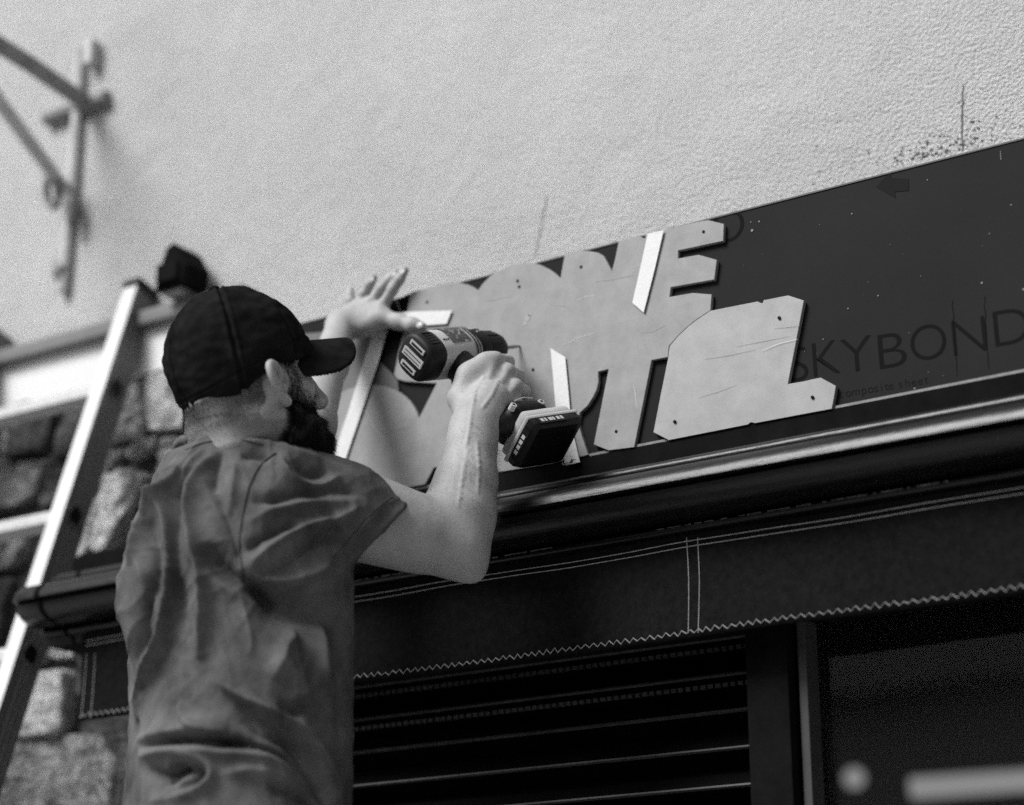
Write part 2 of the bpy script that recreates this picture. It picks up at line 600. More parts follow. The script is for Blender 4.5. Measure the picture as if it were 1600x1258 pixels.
for k in range(14):
    c = U(rng.uniform(1150, 1640), rng.uniform(300, 600), -0.001)
    if ZB < c[2] < ZT - .01:
        s = rng.uniform(.0003, .0007)
        fk.add([c + np.array([math.cos(i * math.pi / 2) * s, 0, math.sin(i * math.pi / 2) * s]) for i in range(4)], [(0, 1, 2, 3)])
ribbon([(1563, 236), (1564, 250)], 0.0012, -0.0012, 'scratch', m_fleck, FB)
tag(fk.build('paint_fleck', m_fleck, FB), kind='stuff')

# ---- cornice moulding under the fascia
CN = thing('cornice', (-1.4, 0.0, 2.38), 'glossy black bullnose cornice running below the fascia board', 'cornice')
prof = [(0.004, 2.5435), (-0.006, 2.5425), (-0.006, 2.5015), (-0.042, 2.4985)]
for k in range(9):
    a = math.radians(80 - k * 20)
    prof.append((-0.044 - 0.015 * max(math.cos(a), 0), 2.486 + 0.0125 * math.sin(a)))
prof += [(-0.047, 2.4715), (-0.047, 2.4675), (-0.080, 2.4665)]
for k in range(17):
    a = math.radians(88 - k * 11)
    st = -0.010 if k < 4 else (0.0 if k < 9 else -0.008)          # fillets step the round into three bands
    if k in (4, 9):
        a0 = a + math.radians(5)
        prof.append((-0.092 - (0.062 - 0.014) * max(math.cos(a0), 0) ** 0.9, 2.4285 + 0.034 * math.sin(a0)))
    prof.append((-0.092 - (0.062 + st) * max(math.cos(a), 0) ** 0.9, 2.4285 + 0.038 * math.sin(a)))
prof += [(-0.072, 2.3905), (-0.070, 2.3885)]
for k in range(7):
    a = math.radians(80 - k * 26)
    prof.append((-0.070 - 0.009 * max(math.cos(a), 0), 2.382 + 0.007 * math.sin(a)))
prof += [(-0.060, 2.374), (-0.055, 2.362), (0.02, 2.362), (0.02, 2.5435)]
XCL = -2.705
xs = [XCL, XCL + 0.012] + list(np.linspace(XCL + 0.05, XR, 60))
v, f = [], []
np_ = len(prof)
cy, cz = -0.05, 2.43
for i, x in enumerate(xs):
    sc = 0.93 if i == 0 else 1.0
    for (y, z) in prof:
        w = 0.0012 * noise.noise(Vector((x * 2.2, y * 30, z * 30)))
        v.append((x, cy + (y - cy) * sc + w, cz + (z - cz) * sc + w * 0.6))
for i in range(len(xs) - 1):
    for k in range(np_):
        k2 = (k + 1) % np_
        f.append((i * np_ + k, (i + 1) * np_ + k, (i + 1) * np_ + k2, i * np_ + k2))
f.append(tuple(range(np_)))
mi = [1 if (i % np_) < 3 or (i % np_) >= np_ - 3 else 0 for i in range(len(f))]
o = obj('moulding', v, f, [m_blackpaint, m_blackmatt], CN, False, mi)
smooth_angle(o, 40)
# the joint of the end block
sv, sf = [], []
for i, x in enumerate((XCL + 0.062, XCL + 0.070)):
    for (y, z) in prof:
        sv.append((x, cy + (y - cy) * 1.02 - 0.001, cz + (z - cz) * 1.015))
for k in range(np_ - 3):
    sf.append((k, np_ + k, np_ + k + 1, k + 1))
obj('end_joint', sv, sf, m_blackmatt, CN)
m_dust = mat('chipped_paint', 0.10, 0.8, 0.6, 80.0)
dm = MB()
for k in range(420):
    x = rng.uniform(XCL + 0.1, 0.2)
    if noise.noise(Vector((x * 3, 0, 0))) < -0.1:
        continue
    w = rng.uniform(.003, .012)
    hh = rng.uniform(.001, .0032)
    dm.add([(x, -0.0795, 2.3845), (x + w, -0.0795, 2.3845), (x + w, -0.0785, 2.3845 - hh * rng.uniform(.5, 1.6)), (x, -0.0785, 2.3845 - hh * rng.uniform(.3, 1.6))], [(0, 1, 2, 3)])
tag(dm.build('paint_chip', m_dust, CN), kind='stuff')

# ---- fabric valance hanging below the cornice
VA = thing('awning_valance', (-1.5, -0.062, 2.229), 'black fabric awning valance with pale zigzag stitching along its hem', 'awning')
m_fabric = mat('black_canvas', 0.0095, 1.0, 0.3, 90.0, 0.4, 900.0, 0.001, 0.0, speck=(700.0, 0.56, 1.6))
m_thread = mat('pale_thread', 0.27, 0.8, 0.3, 200.0)
XVL, YV = -2.61, -0.062


def wav(x, z):
    return YV - 0.004 + 0.004 * math.sin(x * 7.1 + 1.0) * (2.37 - z) / 0.14 + 0.0025 * math.sin(x * 17 + z * 20)


v, f = [], []
xs = np.linspace(XVL, XR, 130)
zs = np.linspace(2.372, 2.2215, 12)
for x in xs:
    for z in zs:
        v.append((x, wav(x, z), z))
for x in xs:
    for z in zs:
        v.append((x, wav(x, z) + 0.003, z))
nz_ = len(zs)
N2 = len(xs) * nz_
for i in range(len(xs) - 1):
    for k in range(nz_ - 1):
        a = i * nz_ + k
        f.append((a, a + 1, a + nz_ + 1, a + nz_))
        f.append((N2 + a, N2 + a + nz_, N2 + a + nz_ + 1, N2 + a + 1))
for i in range(len(xs) - 1):
    a = i * nz_ + nz_ - 1
    f.append((a, N2 + a, N2 + a + nz_, a + nz_))
obj('canvas', v, f, m_fabric, VA, True)


def thread(pts, w, name):
    q = [np.array((p[0], wav(p[0], p[1]) - 0.0012, p[1])) for p in pts]
    return MB().tube(q, w, 4).build(name, m_thread, VA)


for z in (2.3615, 2.3535):
    thread([(x, z + 0.0006 * math.sin(x * 13) + 0.0012 * noise.noise(Vector((x * 8, z * 40, 1)))) for x in np.linspace(XVL + 0.012, XR, 160)], 0.0009, 'top_stitch')
zz = []
n = 0
x = XVL + 0.004
while x < 0.4:
    zz.append((x + rng.normal(0, 0.0006), 2.2265 + (0.0062 if n % 2 else 0.0) + rng.normal(0, 0.0006) + 0.0014 * noise.noise(Vector((x * 5, 0, 3)))))
    x += 0.0068
    n += 1
thread(zz, 0.0010, 'zigzag_stitch')
for a, b, c in ((1077, 1080, 1078), (1094, 1097, 1094)):
    p = [U(a, 842, YV), U(b, 905, YV), U(c, 990, YV)]
    thread([(q[0], q[2]) for q in curve(p, 5)], 0.0008, 'seam_stitch')
for a in (137, 151):
    p = [U(a, 1022, YV), U(a - 5, 1070, YV), U(a - 10, 1122, YV)]
    thread([(q[0], q[2]) for q in curve(p, 5)], 0.0008, 'seam_stitch')

# ---- louvred vent beside the window
LV = thing('louvre_vent', (-1.7, 0.02, 1.6), 'black louvred vent panel below the awning, left of the dark window', 'vent')
m_slat = mat('black_slat', 0.003, 0.5, 0.3, 10.0, spec=0.08)
m_edge = mat('slat_edge_highlight', 0.022, 0.55, 0.6, 30.0)  # lighter grey paints the highlight along each slat's front edge
xa, xb = -2.42, -1.335
z = 2.2465
first = None
for k in range(12):
    if first is None:
        s = MB()
        y0, y1 = 0.055, 0.105
        s.add([(xa, y0, z), (xb, y0, z), (xb, y1, z + 0.034), (xa, y1, z + 0.034), (xa, y0 + 0.004, z - 0.005), (xb, y0 + 0.004, z - 0.005), (xb, y1, z + 0.028), (xa, y1, z + 0.028)],
              [(0, 1, 2, 3), (4, 7, 6, 5), (0, 3, 7, 4), (1, 5, 6, 2), (3, 2, 6, 7)])
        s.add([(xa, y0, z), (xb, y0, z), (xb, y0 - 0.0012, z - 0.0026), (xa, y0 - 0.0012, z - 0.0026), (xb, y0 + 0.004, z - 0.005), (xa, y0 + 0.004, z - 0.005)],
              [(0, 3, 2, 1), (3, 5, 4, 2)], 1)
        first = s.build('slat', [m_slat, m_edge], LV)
    else:
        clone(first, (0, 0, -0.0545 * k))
MB().box((xa - 0.1, 0.112, 1.5), (xb + 0.05, 0.12, 2.36)).build('back_panel', m_blackmatt, LV)
MB().box((xb + 0.001, -0.006, 1.5), (xb + 0.067, 0.11, 2.36), bev=0.003).build('frame_stile', m_blackmatt, LV)
MB().box((xa - 0.06, -0.006, 1.5), (xa - 0.001, 0.11, 2.36), bev=0.003).build('frame_stile', m_blackmatt, LV)
vm = MB()
for zz0 in (2.2330, 2.1785):
    x = xa + 0.02
    while x < xb - 0.02:
        vm.box((x, 0.070, zz0 - 0.004), (x + 0.0085 * rng.uniform(0.8, 1.1), 0.076, zz0 + 0.002))
        x += 0.0125
tag(vm.build('vent_mesh', mat('mesh_wire', 0.035, 0.6, 0.6, 6.0), LV), kind='stuff')

# ---- shop window
SW_ = thing('shop_window', (-0.7, 0.03, 0.4), 'dark plate glass shop window in a black frame under the awning', 'window')
m_glass = bpy.data.materials.new('window_glass')
m_glass.use_nodes = True
gb = m_glass.node_tree.nodes['Principled BSDF']
gb.inputs['Base Color'].default_value = (0.5, 0.5, 0.5, 1)
gb.inputs['Roughness'].default_value = 0.0
gb.inputs['Transmission Weight'].default_value = 0.985
gb.inputs['IOR'].default_value = 1.14
xw = U(1249, 1000, 0.02)[0]
MB().box((xw + 0.012, 0.050, 0.55), (XR - 0.4, 0.056, 2.36)).build('pane', m_glass, SW_)
m_frame = mat('dark_grey_frame', 0.05, 0.5, 0.2, 8.0, spec=0.2)
MB().box((xw, 0.012, 0.5), (xw + 0.013, 0.075, 2.36), bev=0.002).build('frame_jamb', m_frame, SW_)
MB().box((xw + 0.0135, 0.012, 2.33), (XR - 0.4, 0.075, 2.36), bev=0.002).build('frame_head', m_blackpaint, SW_)
MB().box((xw, 0.012, 0.0), (XR - 0.4, 0.08, 0.498), bev=0.004).build('stall_riser', m_blackpaint, SW_)
# lights inside the shop
m_lamp = bpy.data.materials.new('lamp_tube')
m_lamp.use_nodes = True
lb = m_lamp.node_tree.nodes['Principled BSDF']
lb.inputs['Emission Color'].default_value = (1, 1, 1, 1)
lb.inputs['Emission Strength'].default_value = 0.30
t = thing('tube_lamp', P(1510, 1225, 8.2), 'glowing ceiling tube light seen blurred deep inside the dark shop window', 'lamp')
MB().tube([P(1424, 1232, 8.2), P(1660, 1216, 8.2)], 0.042, 10).build('tube', m_lamp, t)
MB().tube([P(1424, 1222, 8.27), P(1660, 1206, 8.27)], 0.022, 6).build('batten', m_black, t)
t = thing('spot_lamp', P(1335, 1216, 8.2), 'small round spotlight glowing blurred behind the window glass', 'lamp')
bm = bmesh.new()
bmesh.ops.create_uvsphere(bm, u_segments=16, v_segments=10, radius=0.042)
for q in bm.verts:
    q.co = Vector(P(1335, 1216, 8.2).tolist()) + q.co
MB().bm(bm).build('bulb', m_lamp, t)
MB().tube([P(1335, 1190, 8.24), P(1335, 1204, 8.22)], [0.022, 0.045], 10).build('lamp_holder', m_black, t)

# ---- unseen terrace behind the camera, added to darken what paint and glass reflect
m_brick = mat('street_brick', 0.08, 0.9, 0.3, 4.0)
t = thing('unseen_terrace', (0, -18.5, 0), 'unseen dark brick terrace added behind the viewer to darken reflections', 'house')
MB().box((-22, -23, 0), (16, -18.5, 4.4)).build('front_wall', m_brick, t)
pf = MB()
pf.add([(-22, -18.3, 4.4), (16, -18.3, 4.4), (16, -20.8, 6.4), (-22, -20.8, 6.4), (16, -23.2, 4.4), (-22, -23.2, 4.4)], [(0, 1, 2, 3), (3, 2, 4, 5), (0, 3, 5), (1, 4, 2)])
pf.build('roof', mat('slate', 0.06, 0.7), t)

# ================================================================== the cut-out sign and what is on it
m_plate = mat('satin_grey_plate', 0.248, 0.6, 0.16, 24.0, 0.15, 500.0, 0.001, 0.4, speck=(260.0, 0.63, 0.86))
m_plate2 = mat('satin_pale_plate', 0.305, 0.6, 0.13, 22.0, 0.15, 500.0, 0.001, 0.4, speck=(260.0, 0.63, 0.88))
m_hole = mat('screw_head', 0.004, 0.6, spec=0.1)
SP = thing('sign_plate', U(900, 720, -0.01), 'pale grey cut-out backing plate of overlapping letter shapes being screwed on', 'sign')
main = [(642, 457), (667, 450), (695, 443.5), (711, 441), (731, 444.5), (741, 449), (747, 453.5), (753, 444.5), (764, 433), (778, 423.6), (795, 416), (811.7, 411.7), (828, 410.5), (845, 414), (859, 421),
        (870, 429), (875.7, 435), (878, 420), (882, 399), (908, 392), (922, 392.5), (935, 395), (943, 399.5), (956, 423), (961, 404), (966.6, 377), (997, 368), (1003, 371), (1008, 372.5), (1008.6, 365), (1037, 359),
        (1088, 347), (1107, 344), (1131, 350), (1130, 376.6), (1059.5, 391.6), (1059.5, 404), (1091, 398), (1120, 406), (1116, 437), (1048, 449), (1046, 464), (1082, 457.7), (1112, 460), (1110, 485),
        (1098, 493), (1086, 501), (1075, 510), (1060, 524), (1045, 541), (1043.6, 558), (1018, 563), (991, 699), (951, 704), (927.5, 694.7), (950.7, 577), (934.5, 581), (935, 596.7), (932.5, 608), (927, 620),
        (918, 634), (906, 645), (903, 660), (909, 681), (919, 711), (860, 725), (778, 738), (705, 750), (700, 727), (691, 729), (678, 731), (664, 757), (612, 767), (606, 763), (594, 770), (560, 776), (490, 790), (498, 720),
        (505, 680), (508, 655), (511, 642), (517, 628), (524, 620.5), (533, 613.5), (543, 608.5), (553, 605.5), (565, 602.8), (578, 601.7), (588, 601.7), (597, 602.8), (607, 605.3), (617, 609), (626, 614), (633.6, 620), (641, 627.5), (647.5, 636.6), (652, 645),
        (654.5, 653), (682, 599), (650, 597), (633, 596), (620, 592), (615.5, 585), (622, 552), (629, 522), (636, 483)]
YP = -0.0080
MB().prism(xz(main, YP), YP, -0.0012, bev=0.0006).build('letter_panel', m_plate, SP)
ell = [(1110, 485.5), (1150, 477.5), (1183.5, 471), (1188, 473.2), (1191.5, 473.6), (1193, 469), (1231, 461.5), (1256, 469.5), (1243, 538), (1231, 600), (1255, 596), (1268, 592.8), (1282, 590), (1306, 603), (1303, 622), (1299.6, 639),
       (1180, 661.5), (1173, 660), (1168, 663.8), (1045, 688), (1020.7, 675.6), (1033, 612), (1044, 558), (1046, 541), (1060, 524.5), (1075, 510.5), (1086, 501.5), (1098, 493.5)]
MB().prism(xz(ell, YP - .001), YP - 0.0009, -0.0012, bev=0.0006).build('letter_panel', m_plate2, SP)


def disc(c, r, ydepth, n=12):
    return [c + np.array([math.cos(2 * math.pi * i / n) * r, ydepth, math.sin(2 * math.pi * i / n) * r]) for i in range(n)], [tuple(reversed(range(n)))]


sc0 = None
for (a, b) in [(667, 472), (808.5, 439), (811, 448), (907.7, 417), (832.6, 577.6), (1099, 362), (1217, 496.5), (1269, 620.6), (1053.7, 658.7), (962.5, 674)]:
    yy = YP - 0.0006 if a < 1040 or b < 400 else YP - 0.0030
    c = U(a, b, yy)
    if sc0 is None:
        q = MB()
        vv, ff = disc(c, 0.0026, 0.0)
        q.add(vv, ff)
        q.tube([c + np.array([0, 0.004, 0]), c + np.array([0, -0.0004, 0])], [0.0028, 0.0022], 10)
        sc0 = (q.build('screw', m_hole, SP), c)
    else:
        clone(sc0[0], c - sc0[1])
m_smudge = mat('grease_smudge', 0.29, 0.6)
for (a, b, r) in [(824, 497, .006), (820, 505, .004), (828, 491, .004), (1222, 545, .003)]:
    c = U(a, b, YP - 0.0004)
    MB().add([c + np.array([math.cos(i * .7) * r * rng.uniform(.6, 1.2), 0, math.sin(i * .7) * r * rng.uniform(.7, 1.3)]) for i in range(9)], [tuple(range(9))]).build('smudge', m_smudge, SP)

m_scr = mat('plate_scratch', 0.30, 0.5)
m_scr2 = mat('plate_scuff', 0.58, 0.5)
for k, (a, b, c, d) in enumerate([(1190, 548, 1246, 530), (1150, 540, 1232, 524), (1208, 512, 1250, 508), (900, 470, 930, 462), (850, 470, 884, 478), (760, 470, 800, 462), (990, 600, 996, 640), (1090, 620, 1150, 600),
                                  (1100, 560, 1180, 545), (880, 540, 930, 520), (1000, 520, 1040, 508), (600, 680, 640, 668), (570, 640, 600, 690), (930, 440, 990, 430)]):
    on2 = a >= 1060 and b > 490
    ribbon(jag([(a, b), ((a + c) / 2, (b + d) / 2 + rng.normal(0, 2)), (c, d)], 8, 0.4), 0.0007, (YP - 0.0026) if on2 else (YP - 0.0004), 'scratch', m_scr if k % 3 else m_scr2, SP)
# sheets under the plate
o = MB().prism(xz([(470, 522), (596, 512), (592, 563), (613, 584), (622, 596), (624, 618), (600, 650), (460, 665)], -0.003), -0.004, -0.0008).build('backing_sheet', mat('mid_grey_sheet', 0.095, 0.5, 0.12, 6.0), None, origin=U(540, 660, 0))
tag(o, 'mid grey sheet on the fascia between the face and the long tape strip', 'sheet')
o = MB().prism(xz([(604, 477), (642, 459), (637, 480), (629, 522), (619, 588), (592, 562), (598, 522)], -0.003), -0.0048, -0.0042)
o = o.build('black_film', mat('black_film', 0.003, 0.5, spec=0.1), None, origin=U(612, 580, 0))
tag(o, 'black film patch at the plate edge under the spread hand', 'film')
ribbon([(619, 467), (622, 476), (627, 489)], 0.0022, -0.0052, 'scratch', mat('pale_scratch', 0.3, 0.6), o)

m_tape = mat('masking_tape', 0.66, 0.75, 0.05, 30.0, 0.3, 90.0, 0.002, 0.2)
GT = 'masking tape strips across the sign plate'


def tape(px, label, y=YP - 0.0038):
    pts = xz(px, y)
    o = MB().prism(pts, y, y + 0.0006).build('masking_tape', m_tape, None, origin=U(*px[-1], y))
    return tag(o, label, 'tape', GT)


tape([(583, 520), (606, 513), (590, 568), (566, 640), (535, 732), (526, 762), (504, 762), (516, 726), (545, 640), (568, 566)], 'long slanting strip of white masking tape beside the bearded face')
tape([(600, 490), (640, 487), (706, 485), (702, 495), (697.6, 506), (640, 510), (600, 512)], 'short level strip of masking tape under the thumb of the spread hand')
tape([(1012, 365), (1037, 359.5), (1022, 424), (1005.5, 488.6), (988, 473), (1000, 420)], 'upright strip of masking tape across the top row of letters', YP - 0.0038)
tape([(860, 544), (883, 558), (888, 610), (892.5, 664), (906, 722), (884, 727), (870, 660), (865, 600)], 'strip of masking tape standing behind the drill battery')
sp = MB()
for k in range(7):
    a, b = 880 + k * 3.2, 727 - k * 1.9 + rng.uniform(-3, 3)
    c = U(a, b, -0.022)
    sp.add([c + rng.normal(0, .004, 3) * np.array([1, .6, .8]) for _ in range(4)], [(0, 1, 2), (0, 2, 3), (1, 3, 2)])
o = sp.build('tape_scrap', m_tape, None, origin=U(890, 728, -0.02))
tag(o, 'crumpled scrap of torn tape at the foot of the plate below the battery', 'scrap')

# ================================================================== ladder
yl = WY - 0.06
T0 = U(203, 452, yl)
LX = T0[0]
B0 = UX(20, 1010, LX)
dirL = (T0 - B0) / np.linalg.norm(T0 - B0)
foot = B0 - dirL * (B0[2] / dirL[2])
LD = thing('ladder', (LX, foot[1], 0.0), 'bright aluminium ladder leaning on the stone wall at the cornice end', 'ladder')
nrm = np.array([0, dirL[2], -dirL[1]])     # across the stile, towards the wall
if nrm[1] < 0:
    nrm = -nrm
SWD, SDP = 0.036, 0.062


def stile(x0, name='stile'):
    s = MB()
    L0, L1 = foot, T0 + dirL * 0.01
    # web face carries three grooves: built as stepped section
    w = SWD
    sec = [(0, 0), (w, 0), (w, 0.016), (w - 0.003, 0.018), (w - 0.003, 0.024), (w, 0.026), (w, 0.030), (w - 0.003, 0.032), (w - 0.003, 0.037), (w, 0.039), (w, 0.043), (w - 0.003, 0.045), (w - 0.003, 0.050), (w, 0.052), (w, SDP), (0, SDP)]
    v, f, mi = [], [], []
    for e in (L0, L1):
        for (a, b) in sec:
            v.append(np.array([x0 - w + a, e[1], e[2]]) + nrm * b)
    n = len(sec)
    for k in range(n):
        f.append((k, (k + 1) % n, n + (k + 1) % n, n + k))
        mi.append(0 if k == 0 else 1)  # lit front face paler, shaded sides darkened by a second material
    f.append(tuple(reversed(range(n))))
    mi.append(1)
    f.append(tuple(range(n, 2 * n)))
    mi.append(2)
    s.add(v, f)
    s.m = mi
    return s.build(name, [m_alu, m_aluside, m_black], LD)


st = stile(LX + SWD / 2)
st2 = clone(st, (-0.42, 0, 0))
MB().box((-0.024, -0.01, -0.004), (0.024, 0.075, 0.03)).xform(lambda p: np.array([LX, foot[1], 0.012]) + p).build('rubber_foot', m_black, st)
MB().box((-0.024, -0.01, -0.004), (0.024, 0.075, 0.03)).xform(lambda p: np.array([LX - 0.42, foot[1], 0.012]) + p).build('rubber_foot', m_black, st2)
cap_ = MB().box((-0.022, -0.004, -0.004), (0.022, 0.066, 0.012)).xform(lambda p: T0 + dirL * (0.012 + p[2]) + nrm * p[1] + np.array([p[0], 0, 0])).build('stile_cap', m_black, st)
R1 = UX(175, 598, LX + SWD / 2)
R2 = UX(105, 797, LX + SWD / 2)
R3 = UX(38, 1012, LX + SWD / 2)
step = (R1[2] - R3[2]) / 2 / dirL[2]
s0 = (R1[2] - foot[2]) / dirL[2]
k = 0
rung0 = hole0 = None
while s0 - k * step > 0.15:
    c = foot + dirL * (s0 - k * step) + nrm * (SDP * 0.5)
    if rung0 is None:
        q = MB()
        sec = [(-0.016, -0.013), (0.016, -0.013), (0.019, 0), (0.013, 0.014), (-0.013, 0.014), (-0.019, 0)]
        v = []
        for x in (LX - 0.42 + SWD / 2, LX - SWD / 2 + 0.003):
            for a, b in sec:
                v.append(np.array([x, 0, 0]) + np.array([0, c[1], c[2]]) + nrm * a + dirL * b)
        q.add(v, [(i, (i + 1) % 6, 6 + (i + 1) % 6, 6 + i) for i in range(6)])
        rung0 = (q.build('rung', m_alu, LD), c)
        q = MB()
        loop = [(-0.017, -0.016), (0.010, -0.022), (0.018, -0.004), (0.014, 0.016), (-0.010, 0.022), (-0.018, 0.004)]
        x = LX + SWD / 2
        q.add([np.array([x + 0.001, c[1], c[2]]) + nrm * a * 0.8 + dirL * b * 0.8 for a, b in loop], [tuple(range(6))], 1)
        ring = [np.array([x + 0.0008, c[1], c[2]]) + nrm * a + dirL * b for a, b in loop]
        q.tube(ring + ring[:2], 0.0022, 6, 0)
        hole0 = (q.build('rung_socket', [m_aluside, m_black], st), c)
    else:
        clone(rung0[0], c - rung0[1])
        clone(hole0[0], c - hole0[1])
    k += 1

# ================================================================== fitting on the ledge, iron bracket
c = U(285, 470, WY - 0.05)
FT = thing('hooded_lamp', c, 'small black hooded floodlight on the white ledge just behind the cap', 'lamp')
bz = zm1
q = MB()
hd = [(-0.034, 0.0), (0.046, 0.0), (0.052, 0.040), (0.026, 0.082), (0.010, 0.094), (-0.008, 0.088), (-0.022, 0.05)]
q.prism([(c[0] + a, bz + 0.012 + b) for a, b in hd], WY - 0.10, WY - 0.03, bev=0.006)
q.build('hood', m_blackmatt, FT)
MB().box((c[0] - 0.02, WY - 0.085, bz + 0.001), (c[0] + 0.03, WY - 0.035, bz + 0.0115), bev=0.002).build('foot_bracket', m_iron, FT)
MB().box((c[0] - 0.02, WY - 0.108, bz + 0.022), (c[0] + 0.034, WY - 0.1005, bz + 0.06), bev=0.002).build('lens', m_blackmatt, FT)

wb = WY - 0.012
A1 = U(140, 165, wb)                  # where the arm meets the wall
BR = thing('iron_bracket', (A1[0], WY, U(100, 450, wb)[2]), 'blurred dark iron bracket with a scroll projecting high on the pale wall', 'bracket')
out = np.array([0, -1.0, 0])
MB().tube([U(126, 78, wb), U(122, 160, wb), U(112, 300, wb), U(98, 455, wb)], 0.013, 8).build('wall_bar', m_irongrey, BR)
MB().box((A1[0] - 0.011, wb - 0.02, U(126, 110, wb)[2]), (A1[0] + 0.012, wb + 0.01, U(126, 74, wb)[2]), bev=0.003).build('finial', m_irongrey, BR)
armz = A1[2]
MB().tube([A1, A1 + out * 0.18 + np.array([0, 0, 0.022]), A1 + out * 0.55 + np.array([0.0, 0, 0.05])], 0.019, 8).build('arm', m_iron, BR)
MB().tube([U(72, 186, wb), U(168, 152, wb)], 0.017, 8).build('cross_plate', m_iron, BR)
B1 = U(104, 300, wb)
MB().tube([B1, B1 + out * 0.12 + np.array([0, 0, 0.075]), B1 + out * 0.40 + np.array([0, 0, 0.25])], 0.015, 8).build('brace', m_irongrey, BR)
cc = U(82, 300, wb - 0.03)
MB().tube([cc + np.array([math.cos(a) * 0.020 * (1 - a / 22), -0.01 * math.sin(a), math.sin(a) * 0.040 * (1 - a / 22)]) for a in np.linspace(0, 8.5, 30)], 0.0085, 6).build('scroll', m_iron, BR)
MB().tube([U(104, 290, wb - .02), U(112, 320, wb - .02), U(110, 350, wb - .02)], [0.010, 0.017, 0.010], 8).build('collar', m_iron, BR)
MB().tube([U(90, 408, wb), U(97, 425, wb), U(98, 448, wb)], [0.012, 0.022, 0.010], 8).build('drop_finial', m_iron, BR)

# ================================================================== the man on the step
m_skin = mat('skin', 0.33, 0.55, 0.15, 22.0, 0.5, 260.0, 0.0012, 0.3, speck=(180.0, 0.62, 0.82))
_n = m_skin.node_tree
_b = _n.nodes['Principled BSDF']
_src = _b.inputs['Base Color'].links[0].from_socket
_at = _n.nodes.new('ShaderNodeAttribute')
_at.attribute_name = 'hair_cover'                     # close-cropped hair and beard shadow tint the skin
_mx = _n.nodes.new('ShaderNodeMix')
_mx.data_type = 'FLOAT'
_mx.inputs[3].default_value = 0.03
_n.links.new(_at.outputs['Fac'], _mx.inputs[0])
_n.links.new(_src, _mx.inputs[2])
_n.links.new(_mx.outputs[0], _b.inputs['Base Color'])
m_shirt = mat('washed_cotton', 0.095, 0.95, 0.5, 15.0, 0.6, 380.0, 0.0015, 0.05, detail=12.0)
m_cap = mat('black_cotton_cap', 0.012, 1.0, 0.45, 30.0, 0.5, 500.0, 0.0012, 0.0)
m_hair = mat('dark_hair', 0.010, 0.6, 0.3, 60.0, spec=0.12)
m_seam = mat('dark_seam', 0.03, 0.9)
m_trouser = mat('dark_work_trousers', 0.02, 0.9, 0.3, 12.0, 0.3, 300.0)


